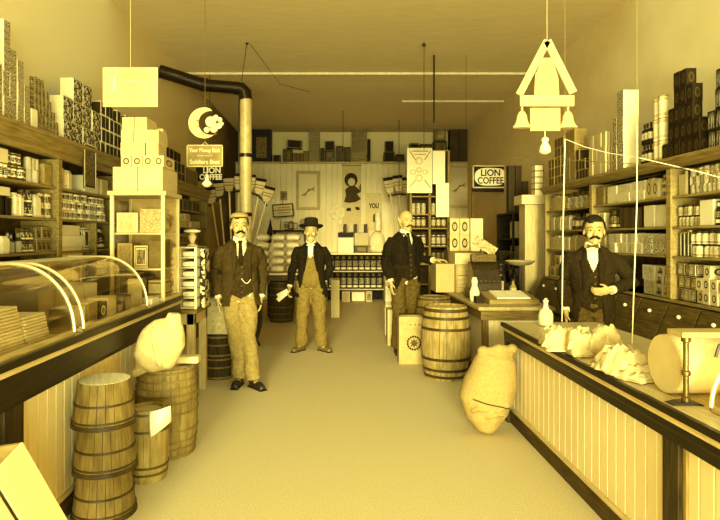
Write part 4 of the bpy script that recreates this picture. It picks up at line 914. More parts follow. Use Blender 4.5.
# ---------------------------------------------------------------- barrels, pails, crates, sacks
def barrel(loc, r, h, lb, v=.5, hoops=((.06, .02), (.2, .02), (.36, .02), (.66, .02), (.82, .02), (.95, .02)), hv=.25, rh=.0, name='barrel', taper=.84, lid=.62, rz=0, grp=None, fade=.1):
    root = empty(name, lb, 'barrel' if 'barrel' in name or 'keg' in name else 'pail', loc, rz, grp)
    R_ = lambda t: r * (taper + (1 - taper) * math.sin(math.pi * t)) if name != 'pail' else r * lerp(1, taper, t)
    mb = MB(); n = 22
    for s_ in range(n):   # staves
        a0, a1 = 2 * math.pi * s_ / n, 2 * math.pi * (s_ + .94) / n; vs_, fs = [], []
        for i in range(9):
            t = i / 8
            for a in (a0, (a0 + a1) / 2, a1):
                rr = R_(t) * (1 if a != (a0 + a1) / 2 else 1.008); vs_.append((rr * math.cos(a), rr * math.sin(a), h * t))
            for a in (a1, a0): rr = R_(t) - .018; vs_.append((rr * math.cos(a), rr * math.sin(a), h * t))
        for i in range(8):
            for k in range(5): k2 = (k + 1) % 5; fs.append((i * 5 + k, i * 5 + k2, i * 5 + 5 + k2, i * 5 + 5 + k))
        fs += [(4, 3, 2, 1, 0), (40, 41, 42, 43, 44)]; mb._add(vs_, fs)
    mb.build('staves', M(v, .7, fade * .75, 5, (6, 6, 1.2), bump=.3), root, True)
    MB().lathe([(R_(.04) - .008, .0), (R_(.96) - .008, 0)][:1] + [(R_(.5) - .017, h * .5), (R_(.97) - .012, h - .03)], 24).build('liner', M(.06), root)
    zl_ = h + .001 if name == 'pail' and taper < .9 else h - .018
    MB().lathe([(R_(.97) - .003 * (zl_ > h), h - .04) if zl_ < h else (R_(.97) - .002, h - .002), (R_(.97) - (.016 if zl_ < h else .004), zl_)], 24).build('lid', wood(lid, 'x'), root)
    for t, w_ in hoops:
        MB().lathe([(R_(t) + .001, h * t), (R_(t) + .006, h * t + .001), (R_(min(1, t + w_ / h)) + .006, h * t + w_), (R_(min(1, t + w_ / h)) + .001, h * t + w_)], 28, cap=False).build('hoop', M(hv, .5, .05), root, True)
    return root
barrel((1.19, 6.02, 0), .262, .765, 'large oak barrel standing open on the floor in front of the far counter', .52, ((.03, .03), (.12, .03), (.27, .03), (.68, .03), (.83, .03), (.93, .035)), .24, lid=.7, fade=.13)
barrel((1.235, 6.97, 0), .23, .765, 'second barrel just behind the large oak barrel', .42, lid=.45)
barrel((-1.18, 3.93, 0), .213, .6, 'stout barrel wrapped in many thin hoops, holding up the white sack', .46, tuple((x, .014) for x in (.02, .1, .18, .3, .5, .62, .7, .78, .86, .95)), .42, taper=.88, lid=.8)
kg = barrel((-1.17, 3.5, 0), .128, .44, 'small slim keg with a white paper stuck on it, between pail stack and barrel', .5, ((.1, .015), (.2, .015), (.7, .015), (.93, .015)), .3, taper=.86, name='keg')
n_ = 10; vs_ = []; fs = []
for i in range(n_ + 1):
    for j in (0, 1):
        t = i / n_; p = P(lerp(148, 170, t), lerp(412, 406, t) + j * lerp(28, 17, t), 3.33); vs_.append((p.x, 3.33 - .02 * math.sin(t * 3) + .05 * (t - .5) ** 2 + .02 * j, p.z))
for i in range(n_): fs.append((2 * i, 2 * i + 1, 2 * i + 3, 2 * i + 2))
o = MB()._add(vs_, fs).build('paper_sheet', M(.93, .8, .02), None, True); sm = o.modifiers.new('t', 'SOLIDIFY'); sm.thickness = .002; tag(o, 'curled white paper stuck to the front of the small keg', 'paper')
# upside-down pails, stack of three; pail narrows upward
for k_ in range(3):
    barrel((-1.255 + .006 * (k_ == 1), 3.05, .002 + k_ * .243), .165, .24, ('upturned wooden pail at the bottom of the tall stack by the left counter', 'upturned wooden pail in the middle of the tall stack by the left counter', 'upturned wooden pail on top of the tall stack, its pale base showing')[k_], .4, ((.01, .024), (.14, .01), (.5, .012)), .22, name='pail', taper=.82, lid=.85, rz=k_, fade=.1)
for k_ in range(2):
    barrel((-1.25, 6.02, .002 + k_ * .235), .16, .232, ('dark wooden pail on the floor beneath another, left of the capped man', 'dark wooden pail carrying the tapered bag, left of the capped man')[k_], .2, ((.03, .02), (.5, .015), (.85, .02)), .4, name='pail', taper=.96, lid=.3, rz=k_)
tag(MB()._add([(-.16, -.12, 0), (.16, -.12, 0), (.17, .12, 0), (-.16, .12, 0), (-.15, -.11, .36), (.09, -.11, .38), (.1, .11, .38), (-.15, .1, .36)], [(0, 1, 2, 3), (7, 6, 5, 4), (0, 4, 5, 1), (1, 5, 6, 2), (2, 6, 7, 3), (3, 7, 4, 0)]).build('packing_bag', M(.72, .9, .08, 30, bump=.3), None, False, (-1.25, 6.02, .475)), 'tan tapered paper bag standing on dark pails beside the capped man', 'bag')
barrel((-.96, 9.98, 0), .24, .72, 'dark barrel under the edge of the sack table', .24, name='barrel', hv=.35, lid=.2)
# white sack on the left barrel
def sk1(m_):
    t = Matrix.Translation((-1.165, 3.72, .775)) @ Matrix.Rotation(R(36), 4, 'Y')
    m_.tube([t @ Vector((0, -.0, -.15)), t @ Vector((-.02, 0, -.22)), t @ Vector((-.035, 0, -.25))], [.05, .032, .03], 10); m_.tube([t @ Vector((.0, 0, .15)), t @ Vector((-.05, 0, .235))], [.06, .04], 10); m_.tube([t @ Vector((-.1, -.085, .1)), t @ Vector((0, -.118, .02)), t @ Vector((.1, -.09, -.08))], [.012, .018, .012], 8)
    m_.tube([t @ Vector(p) for p in ((-.03, 0, -.19), (-.02, 0, -.14), (0, 0, -.06), (0, 0, .03), (.0, 0, .11), (.01, 0, .17), (.015, 0, .2))], [(.03, .03), (.10, .08), (.148, .11), (.155, .115), (.13, .10), (.07, .06), (.035, .04)], 24, up=(0, 1, 0))
sack('ham_sack', sk1, cloth(.7, .03), 'plump white cloth sack lying tilted on the many-hooped barrel', amp=.012, sc=7, vox=.008, seed=4)
tag(MB().box(-.08, .08, -.05, .05, 0, .05, bev=.015).build('paper_parcel', M(.75), None, False, (-1.05, 4.02, .6)), 'small pale parcel on the many-hooped barrel behind the white sack', 'parcel')
# burlap sack leaning on the right counter
def sk2(m_):
    m_.tube([(1.16, 4.3, .015), (1.15, 4.3, .05), (1.14, 4.3, .13), (1.14, 4.3, .26), (1.17, 4.3, .38), (1.2, 4.3, .5), (1.225, 4.3, .585), (1.235, 4.3, .63)], [(.05, .07), (.10, .11), (.165, .15), (.21, .175), (.20, .17), (.175, .15), (.15, .11), (.11, .05)], 28, up=(0, 1, 0))
    m_.ell((1.335, 4.28, .645), (.045, .045, .04)); m_.ell((1.11, 4.28, .635), (.05, .05, .04)); m_.tube([(1.12, 4.28, .62), (1.22, 4.25, .64), (1.33, 4.28, .635)], [.03, .045, .03], 8)
    for a_, z_ in ((-.5, .2), (.1, .16), (.6, .22)): m_.tube([(1.14 + .2 * math.sin(a_ - .3), 4.3 - .17 * math.cos(a_ - .3), z_), (1.14 + .205 * math.sin(a_), 4.3 - .178 * math.cos(a_), z_ + .03), (1.15 + .2 * math.sin(a_ + .5), 4.3 - .17 * math.cos(a_ + .5), z_ + .01)], [.012, .02, .01], 8)
bs = sack('burlap_sack', sk2, M(.55, .95, .03, 60, bump=.1), 'full burlap sack slumped against the near corner of the right counter', amp=.016, sc=4, vox=.011, seed=9)
MB().tube([(1.0, 4.13, .3), (1.1, 4.11, .27), (1.2, 4.11, .25), (1.3, 4.14, .22)], .004, 6).build('seam', M(.25), bs)
bs.location.x = .02
# emblem box and pale boxes behind
root = empty('shipping_box', 'tall pale box with a round dark emblem on its front, before the bald man', 'box')
x0_, x1_ = P(399, 0, 6.6).x, P(423.5, 0, 6.6).x
MB().box(x0_, x1_, 6.6, 6.79, 0, .56, bev=.006).build('carton', M(.62, .8, .04), root)
em = MB(); ex, ez = P(414, 342, 6.6).x, .25
for k_ in range(16):
    a = 2 * math.pi * k_ / 16; a2 = a + .3; em.ext([(ex + .088 * math.cos(t), ez + .088 * math.sin(t)) for t in (a, a2)] + [(ex + .066 * math.cos(t), ez + .066 * math.sin(t)) for t in (a2, a)], 6.596, 6.601, 'y')
em.build('emblem', M(.12), root)
st_ = []; 
for k_ in range(16): a = 2 * math.pi * k_ / 16; rr = .058 if k_ % 2 == 0 else .03; st_.append((ex + rr * math.cos(a), ez + rr * math.sin(a)))
MB().ext(st_, 6.596, 6.601, 'y').build('emblem_star', M(.3), root)
for k_ in range(3): MB().box(ex - .05 + k_ * .05, ex - .03 + k_ * .05, 6.597, 6.601, .46, .475).build('printed_mark', M(.4), root)
MB().box(x0_ + .02, x1_ - .04, 6.63, 6.7, .561, .575).build('wooden_slat', M(.45), root); MB().box(x0_ + .02, x1_ - .03, 6.73, 6.78, .561, .575).build('wooden_slat', M(.2), root)
put('carton', PK(.7, .5, 'plain', 110), (.80, 7.85, 0), (.15, .26, .5), 'tall pale box standing on the floor left of the emblem box')
put('carton', PK(.85, .6, 'plain', 111), (.86, 8.7, 0), (.2, .35, .42), 'pale box on the floor beneath another, left of the bald man')
put('carton', PK(.9, .7, 'band', 112), (.86, 8.7, .422), (.18, .32, .42), 'pale banded box stacked on another, left of the bald man')
# crates on the far end of the far counter
def crate(x0, y0, x1, y1, D, dep, v, lb, split=None, z=None):
    a, b = P(x0, y1, D), P(x1, y0, D); z0_ = a.z if z is None else z
    root = empty('wooden_crate', lb, 'crate', (0, 0, 0))
    MB().box(a.x, b.x, D, D + dep, z0_, b.z, bev=.006).build('crate_body', wood(v, 'x'), root)
    for f in (.0, .93): MB().box(lerp(a.x, b.x, f), lerp(a.x, b.x, f + .07), D - .012, D, z0_, b.z, bev=.002).build('batten', wood(v - .08, 'z'), root)
    MB().box(a.x, b.x, D - .002, D + .001, lerp(z0_, b.z, .62), lerp(z0_, b.z, .64)).build('board_gap', M(.2), root)
    return root
fbox(436, 264, 454.5, 290, 7.05, .4, PK(.68, .5, 'busy', 113), 'pale streaked box under the bald man\'s hand on the far counter', z=.802)
crate(455.5, 265, 480, 290, 7.0, .45, .58, 'tan plank crate on the far counter beside the streaked box', z=.802)
zc2 = P(0, 265, 7.0).z + .003
fbox(455, 253, 476, 264, 7.05, .36, PK(.74, .55, 'plain', 115), 'plain pale box resting on the tan plank crate', z=zc2)
for i in range(2):
    for k_ in range(2): fbox(450 + i * 10, 235.5 - k_ * 16, 459.5 + i * 10, 251 - k_ * 16 + .2, 7.5, .2, PK(.68, .25, 'medal', 116), 'tan carton with round portrait mark, block of four above the crate', group='block of portrait cartons', z=1.31 + k_ * .22).scale.z = .218
for k_ in range(2): fbox(470.5, 0, 483, 10, 7.5, .2, PK(.9, .55, 'busy', 117), 'white pictured carton beside the portrait block', group='white pictured cartons', z=1.31 + k_ * .22).scale.z = .218
fbox(448, 251.5, 484, 290, 7.45, .3, PK(.35, .2, 'plain', 118), 'dark crate behind the plain pale box, carrying the portrait cartons', z=.802).scale.z = .507
# tilted display card
root = empty('display_card', 'tilted printed display card rising behind the cash register', 'card', (1.71, 6.48, 1.36)); root.rotation_euler = (R(10), R(32), 0)
MB().box(-.14, .14, -.01, .01, -.01, .1, bev=.002).build('card', M(.55, .7, .2, 45), root); MB().box(-.015, .0, 0, .02, -.05, .0).build('stand', M(.15), root)
# cash register
root = empty('cash_register', 'ornate metal cash register on the far counter', 'cash register', (1.73, 6.45, .802))
OR = M(.2, .3, .09, 60, metal=.5, spec=.5)
MB().box(-.2, .17, -.18, .18, 0, .1, bev=.012).build('drawer_base', M(.22, .4), root)
MB().ext([(-.17, .1), (.16, .1), (.16, .4), (.05, .42), (-.06, .32), (-.17, .17)], -.16, .14, 'x').build('body', OR, root)
MB().box(-.15, .13, .0, .12, .41, .50, bev=.012).build('indicator', M(.3, .3, .12, 60), root)
for i in range(6):
    for k_ in range(3): MB().lathe([(.009, 0), (.009, .012)], 8, c=(-.13 + i * .048, -.14 + k_ * .045, .19 + k_ * .05)).build('key', M(.9), root)
MB().tube([(.145, -.05, .25), (.2, -.05, .25), (.2, -.1, .18)], .01, 8).build('crank', BLK, root)
# white cloth/doll like jug beside register
tag(MB().lathe([(.04, 0), (.05, .02), (.055, .1), (.03, .17), (.035, .22), (.02, .26)], 14, c=(1.52, 6.1, .802)).build('jug', M(.88), None, True), 'pale narrow jug in front of the cash register', 'jug')
# dark coffee mill with wheel
root = empty('coffee_mill', 'dark iron coffee mill with two wheels behind the ledger desk', 'coffee mill', (2.1, 7.1, .802))
MB().box(-.14, .14, -.14, .14, 0, .12, bev=.01).build('drawer_base', M(.15), root)
MB().lathe([(.07, .12), (.06, .25), (.1, .34), (.1, .36), (.03, .4), (.12, .5), (.13, .52)], 16).build('grinder_body', BLK, root, True)
for x in (-.17, .17):
    w_ = MB().tube([(x, .2 * math.cos(R(t)), .3 + .2 * math.sin(R(t))) for t in range(0, 361, 15)], .016, 8).build('wheel', BLK, root, True)
    for t in range(0, 180, 45): MB().tube([(x, .19 * math.cos(R(t)), .3 + .19 * math.sin(R(t))), (x, -.19 * math.cos(R(t)), .3 - .19 * math.sin(R(t)))], .009, 6).build('spoke', BLK, w_)
MB().tube([(-.19, 0, .3), (.19, 0, .3)], .014, 8).build('axle', BLK, root)
# ledger desk
root = empty('ledger_desk', 'sloping wooden writing slope with open white ledger on the far counter', 'desk')
a, b = P(486, 304, 5.75), P(538, 297, 5.75)
MB().ext([(5.8, .802), (5.8, .845), (6.2, .9), (6.2, .802)], a.x + .05, 2.12, 'x').build('slope', wood(.5, 'x'), root)
MB().ext([(5.84, .853), (5.84, .868), (6.16, .912), (6.16, .897)], a.x + .14, 2.04, 'x').build('open_ledger', M(.92), root)
put('carton', PK(.12, .4, 'plain', 120), (1.53, 5.95, .802), (.08, .12, .07), 'small black block left of the writing slope')
for i, (x, y, h, v) in enumerate(((1.95, 6.6, .33, .1), (2.02, 6.35, .22, .5))): put('bottle', PK(v, .8, 'label', 121 + i), (x, y, .802), (.08, .08, h), 'tall bottle %s behind the writing slope' % ('with black body' if v < .3 else 'with brown body'))
# scale with bright pan behind
root = empty('counter_scale', 'shop scale with shallow pale pan among dark goods right of the register', 'scale', (2.15, 6.5, .802))
MB().box(-.1, .1, -.08, .08, 0, .07, bev=.012).build('base', BLK, root); MB().tube([(0, 0, .07), (0, 0, .36)], .02, 10).build('column', BLK, root)
MB().lathe([(.02, .36), (.12, .38), (.17, .42), (.165, .425), (.11, .39), (.01, .37)], 20).build('pan', M(.85, .3, metal=.5), root, True)
# far right corner shelf + dark goods by the coffee sign
root = empty('corner_cabinet', 'pale pilaster-fronted cabinet at the far end of the right shelving', 'cabinet')
a, b = P(525, 195, 7.75), P(547, 195, 7.75)
MB().box(a.x, 3.18, 7.75, 8.0, 0, a.z - .12, bev=.004).build('pilaster', wood(.68, 'z'), root); MB().box(a.x - .06, 3.18, 7.7, 8.05, a.z - .13, a.z, bev=.01).build('capital', wood(.78, 'x'), root)
root = empty('corner_shelf', 'small dark open shelf between coffee sign and pilaster cabinet', 'shelving')
for y in (213, 238, 262, 284): z = P(0, y, 9.0).z; MB().box(2.75, 3.19, 8.7, 9.5, z - .03, z, bev=.003).build('shelf_board', M(.14, .6), root)
MB().box(2.75, 3.19, 9.5, 9.53, 0, P(0, 213, 9).z).build('end_panel', M(.12), root); MB().box(2.75, 3.19, 8.67, 8.7, 0, .75).build('end_panel', M(.12), root)
for x in (2.75, 3.16): MB().box(x, x + .03, 8.67, 8.7, .75, P(0, 213, 9).z).build('post', M(.14), root)
for j, y in enumerate((238, 262, 284)):
    for i in range(4): put('carton', PK((.85, .25, .6)[j], (.2, .8, .9)[j], 'busy', 130 + j), (2.83 + i * .1, 8.85, P(0, y, 9).z + .001), (.09, .12, .26), ('pale', 'dark', 'brown')[j] + ' packet on the small dark shelf by the pilaster cabinet, ' + ('upper', 'middle', 'lower')[j] + ' board', ('pale', 'dark', 'brown')[j] + ' packets by the pilaster')
zt3 = P(0, 213, 9.0).z + .002
for i, (x, h, n1) in enumerate(((2.82, .25, 3), (2.93, .25, 3), (3.04, .25, 2))):
    for k_ in range(n1): put('carton', PK(.1, .3, 'vstripe', 134), (x, 9.0, zt3 + k_ * (h + .001)), (.1, .12, h), 'black narrow box in the tall stack beside the coffee sign', 'black stack beside the coffee sign')
for k_ in range(5): put('carton', PK(.85, .15, 'edge', 135), (2.78 + .06, 7.86, P(0, 195, 7.75).z + .001 + k_ * .085), (.13, .12, .083), 'pale dark-edged tin stacked on the pilaster cabinet', 'dark-edged tins on the pilaster cabinet')
fbox(471, 220, 482, 236, 8.6, .3, PK(.85, .5, 'text', 136), 'x', z=1.3) if 0 else None
# left far dark goods: lamp
root = empty('glass_lamp', 'pale glass-shaded lamp in the gloom left of the capped man', 'lamp', P(198, 249, 5.35)); 
root.location.x, root.location.y, root.location.z = -1.35, 5.3, 1.412
MB().lathe([(.05, 0), (.052, .012), (.015, .03), (.03, .06), (.04, .09), (.02, .12)], 16).build('lamp_base', M(.75, .3), root, True)
MB().lathe([(.02, .12), (.075, .135), (.08, .15), (.03, .165)], 16).build('lamp_shade', M(.9, .3), root, True)
a = P(210, 246, 7.9); fbox(211, 231, 229, 246, 7.9, .02, M(.93, .8), 'blank white card behind the capped man\'s shoulder', 'card', name='white_card', z=None) if 0 else None

# ---------------------------------------------------------------- near left crate
O_ = P(23, 442, 2.12); u_ = (P(68, 520, 2.25) - O_).normalized(); v_ = (P(1, 479, 2.0) - O_); v_ = (v_ - u_ * v_.dot(u_)).normalized(); n_v = u_.cross(v_).normalized()
n_v = v_.cross(u_).normalized(); sN = 1 if n_v.y > 0 else -1
root = empty('open_crate', 'open-ended pale plank box tipped on its corner at the lower left', 'crate', O_)
root.rotation_euler = Matrix((u_, n_v, v_)).transposed().to_euler()   # local x = long edge, z = short edge
m_ = M(.74, .8, .03, 20); LU, LV, LN = .55, .34, .15
def cb(nm, x0, x1, y0, y1, z0, z1, m=None): a, b = sorted((sN * y0, sN * y1)); MB().box(x0, x1, a, b, z0, z1, bev=.002).build(nm, m or m_, root)
cb('side_board', 0, LU, 0, .012, 0, .16); cb('side_board', 0, LU, 0, .012, .178, LV)
cb('side_board', 0, LU, LN - .012, LN, 0, LV)
for a in (0, LV - .012): cb('end_board', .0, LU, .013, LN - .013, a, a + .012, M(.45))
cb('bottom_board', LU, LU + .012, 0, LN, 0, LV)
# ---------------------------------------------------------------- right counter things
root = empty('stone_bottle', 'white long-necked bottle at the far end of the right counter', 'bottle', (P(542, 0, 4.5).x, 4.42, .802))
MB().lathe([(.045, 0), (.055, .008), (.056, .085), (.046, .115), (.024, .135), (.018, .155), (.017, .185), (.022, .19), (.022, .2), (.012, .2)], 20).build('bottle_body', M(.93, .35), root, True)
MB().lathe([(.01, .2), (.013, .215)], 10).build('stopper', M(.8), root)
def crumple(cx_, cy_, sx, sy, h, seed, lb, grp=None, v=.74, nm='paper_bundle', layers=3, rz=0):
    mb = MB(); rr = random.Random(seed); n = 14
    for L in range(layers):
        ox, oy, a = rr.uniform(-.15, .15) * sx, rr.uniform(-.15, .15) * sy, rz + rr.uniform(-.5, .5); vs_, fs = [], []
        for i in range(n + 1):
            for j in range(n + 1):
                u, v_ = i / n - .5, j / n - .5; p = Vector((u * 7, v_ * 7, seed + L * 2.7)); e_ = max(abs(u), abs(v_)) * 2
                x, y = u * sx * (1 - .12 * noise.noise(p)), v_ * sy * (1 - .12 * noise.noise(p + Vector((5, 5, 5))))
                z = .003 + (h * (L + 1) / layers) * (1 - e_ ** 4) * (.8 + .35 * noise.noise(p * .9)) + .04 * abs(noise.noise(p * 1.6)) * min(1, 4 * (1 - e_)) + .012 * L
                vs_.append((cx_ + ox + x * math.cos(a) - y * math.sin(a), cy_ + oy + x * math.sin(a) + y * math.cos(a), .802 + max(z, .003)))
        for i in range(n):
            for j in range(n): q = i * (n + 1) + j; fs.append((q, q + 1, q + n + 2, q + n + 1))
        mb._add(vs_, fs)
    o = mb.build(nm, M(v, .85, .03, 20), None, True); so_ = o.modifiers.new('t', 'SOLIDIFY'); so_.thickness = .002; so_.offset = 1
    return tag(o, lb, 'paper', grp)
def cnt(px, py): D = (EYE - .80) * F / (py - CY); return P(px, py, D)
for i, (px, py, sx, sy, h, lb) in enumerate(((563, 350, .2, .18, .10, 'crumpled white paper bundle nearest the stone bottle'), (583, 353, .18, .24, .11, 'crumpled white paper bundle, second from the stone bottle'), (606, 356, .19, .24, .14, 'tallest crumpled white paper bundle, in front of the clerk'), (618, 372, .2, .2, .09, 'crumpled white bundle at the near foot of the tallest one'))):
    p = cnt(px, py); crumple(p.x, p.y, sx, sy, h, i + 3, lb, layers=4)
for i, (px, py, r_, lb) in enumerate(((632, 376, .3, 'loose white sheet leaning out of the bundles towards the cutter'), (654, 372, -.5, 'pointed white sheet, the last one before the cutter'), (640, 380, .1, 'flat white folded sheet lying under the pointed one'))):
    p = cnt(px, py); crumple(p.x, p.y, .17, .15, (.04, .07, .012)[i], i + 31, lb, layers=(2, 1, 2)[i], rz=r_)
# paper cutter / cheese stand: post, bar, roll
root = empty('paper_roll_cutter', 'metal stand holding a big white paper roll at the near right', 'paper cutter')
ft = cnt(686, 404); px_ = ft.x
SM = M(.35, .3, .1, metal=.6, spec=.5)
MB().tube([(px_, ft.y, .803), (px_, ft.y, 1.085)], .011, 12).build('post', SM, root, True)
for z in (.82, .93, 1.07): MB().lathe([(.012, -.012), (.018, -.008), (.018, .008), (.012, .012)], 12, c=(px_, ft.y, z)).build('collar', SM, root, True)
MB().ext([(px_ - .075, 0.802), (px_ + .06, .802), (px_ + .03, .812), (px_ - .03, .812)], ft.y - .03, ft.y + .03, 'y').build('foot', BLK, root)
MB().box(px_ - .045, px_ + .6, ft.y - .05, ft.y + .06, 1.085, 1.108, bev=.004).build('top_bar', M(.62, .5), root)
MB().tube([(px_ + .11, ft.y - .02, 1.0), (px_ + .125, ft.y - .02, 1.05), (px_ + .17, ft.y - .02, 1.07), (px_ + .55, ft.y - .02, 1.07)], .006, 8).build('cutter_bar', BLK, root, True)
MB().tube([(px_ + .55, ft.y, .803), (px_ + .55, ft.y, 1.085)], .011, 12).build('post', SM, root, True)
tag(MB().lathe([(.02, 0), (.128, .002), (.13, .006), (.13, .55), (.02, .556)], 40, mat=Matrix.Translation((px_ + .005, ft.y + .17, .932)) @ Matrix.Rotation(R(90), 4, 'Y')).build('paper_roll', M(.74, .7, .02), None, True), 'big white roll of wrapping paper lying on the right counter behind the metal post', 'roll')
#@@PEOPLE
# ---------------------------------------------------------------- people
SKIN = M(.63, .6, .02, 30)
def V(*a): return Vector(a)
def interp(prof, z):
    if z <= prof[0][0]: return prof[0][1:]
    for p, q in zip(prof, prof[1:]):
        if z <= q[0]:
            t = (z - p[0]) / (q[0] - p[0]); return tuple(lerp(a, b, t) for a, b in zip(p[1:], q[1:]))
    return prof[-1][1:]
def loft(mb, prof, n=28):
    vs_, fs = [], []
    for z, rx, ry, cy in prof:
        for k in range(n):
            a = 2 * math.pi * k / n; c_, s_ = math.cos(a), math.sin(a)
            vs_.append((rx * math.copysign(abs(c_) ** .9, c_), cy + ry * math.copysign(abs(s_) ** .9, s_), z))
    for i in range(len(prof) - 1):
        for k in range(n): k2 = (k + 1) % n; fs.append((i * n + k, i * n + k2, (i + 1) * n + k2, (i + 1) * n + k))
    fs += [tuple(range(n - 1, -1, -1)), tuple((len(prof) - 1) * n + k for k in range(n))]
    mb._add(vs_, fs)
BODY = [(.84, .15, .10, .0), (.95, .16, .112, .0), (1.06, .148, .108, -.005), (1.2, .155, .112, -.005), (1.32, .168, .115, 0), (1.37, .155, .105, .005), (1.41, .125, .085, .01), (1.445, .09, .07, .01), (1.475, .06, .058, .01)]
def grow(prof, g, belly=0, z0=0, z1=9, hem=None):
    o = [(z, rx + g, ry + g + belly * math.exp(-((z - 1.06) / .14) ** 2) * .5, cy - belly * math.exp(-((z - 1.06) / .14) ** 2) * .5) for z, rx, ry, cy in prof if z0 <= z <= z1]
    if hem: o = [(hem[0], hem[1], hem[2], hem[3])] + o
    return o
def hand(mb, wr, d, nrm, side, curl=25, sz=1.0, spread=0.0):
    d = d.normalized(); side = (side - d * side.dot(d)).normalized(); nrm2 = d.cross(side).normalized()
    if nrm2.dot(nrm) < 0: nrm2 = -nrm2
    m = Matrix((side, nrm2, d)).transposed().to_4x4()
    mb.ell(wr + d * .05 * sz, (.039 * sz, .017 * sz, .053 * sz), 14, 10, None, m)
    mb.tube([wr - d * .03, wr + d * .03], [.027 * sz, .029 * sz], 10, flat=.8, up=nrm2)
    for i, (o, L) in enumerate(((-.029, .8), (-.010, .95), (.010, 1.0), (.028, .92))):
        p = wr + d * (.088 + (.004 if 0 < i < 3 else 0)) * sz + side * o * sz; a = R(curl * .5); pts = [wr + d * .06 * sz + side * o * .9 * sz, p]
        for k, l in enumerate((.04, .026, .02)):
            dr = (d * math.cos(a) + nrm2 * math.sin(a) + side * spread * (i - 1.5)).normalized(); p = p + dr * l * L * sz; pts.append(p); a += R(curl)
        mb.tube(pts, [.010 * sz, .0098 * sz, .0092 * sz, .0085 * sz, .0078 * sz], 8, dome=True)
    b = wr + d * .025 * sz + side * .028 * sz; t1 = (side * .65 + d * .65 + nrm2 * .35).normalized(); t2 = (side * .1 + d * .85 + nrm2 * .45).normalized()
    mb.tube([b - side * .015, b, b + t1 * .036 * sz, b + t1 * .036 * sz + t2 * .03 * sz], [.013 * sz, .0125 * sz, .0105 * sz, .0085 * sz], 8, dome=True)
def head(mb, T):
    mb.ell((0, .005, .03), (.073, .092, .09), 24, 16, T)
    mb.ell((0, -.035, -.015), (.060, .055, .075), 20, 14, T)
    mb.ell((0, -.03, -.065), (.052, .055, .042), 18, 12, T); mb.ell((0, -.074, -.09), (.023, .018, .018), 12, 8, T)
    tb = lambda pts, r: mb.tube([T @ Vector(p) for p in pts], r, 8, dome=True)
    tb([(0, -.085, .018), (0, -.098, -.005), (0, -.111, -.027)], [.008, .0095, .0125])
    for s in (-1, 1):
        mb.ell((s * .0115, -.098, -.03), (.009, .011, .008), 8, 6, T); mb.ell((s * .037, -.066, -.03), (.022, .02, .026), 10, 8, T)
        mb.ell((s * .075, .008, -.005), (.009, .020, .031), 10, 8, T @ Matrix.Translation((0, 0, 0)))
        tb([(s * .012, -.083, .022), (s * .03, -.082, .027), (s * .05, -.066, .02)], [.008, .0085, .007])
    tb([(-.024, -.081, -.055), (0, -.092, -.052), (.024, -.081, -.055)], [.005, .007, .005]); tb([(-.02, -.08, -.065), (0, -.09, -.065), (.02, -.08, -.065)], [.005, .0075, .005])
def cut(me, fn):
    b = bmesh.new(); b.from_mesh(me); kill = [f for f in b.faces if fn(f.calc_center_median())]
    bmesh.ops.delete(b, geom=kill, context='FACES'); b.to_mesh(me); b.free()
def surf(prof, x, z, off=.004):
    rx, ry, cy = interp(prof, z); q = max(0.0, 1 - min(1, abs(x) / rx) ** 2); return cy - ry * math.sqrt(q) - off
def drape(prof, poly_l, name, mat, root, off=.006, th=.004, nx=6):
    """cloth piece laid on a garment's front: poly_l = rows of (z, xa, xb)"""
    vs_, fs = [], []
    for z, xa, xb in poly_l:
        for i in range(nx + 1): x = lerp(xa, xb, i / nx); vs_.append((x, surf(prof, x, z, off), z))
    for r_ in range(len(poly_l) - 1):
        for i in range(nx): q = r_ * (nx + 1) + i; fs.append((q, q + 1, q + nx + 2, q + nx + 1))
    o = MB()._add(vs_, fs).build(name, mat, root, True); m = o.modifiers.new('t', 'SOLIDIFY'); m.thickness = th; m.offset = 0; return o
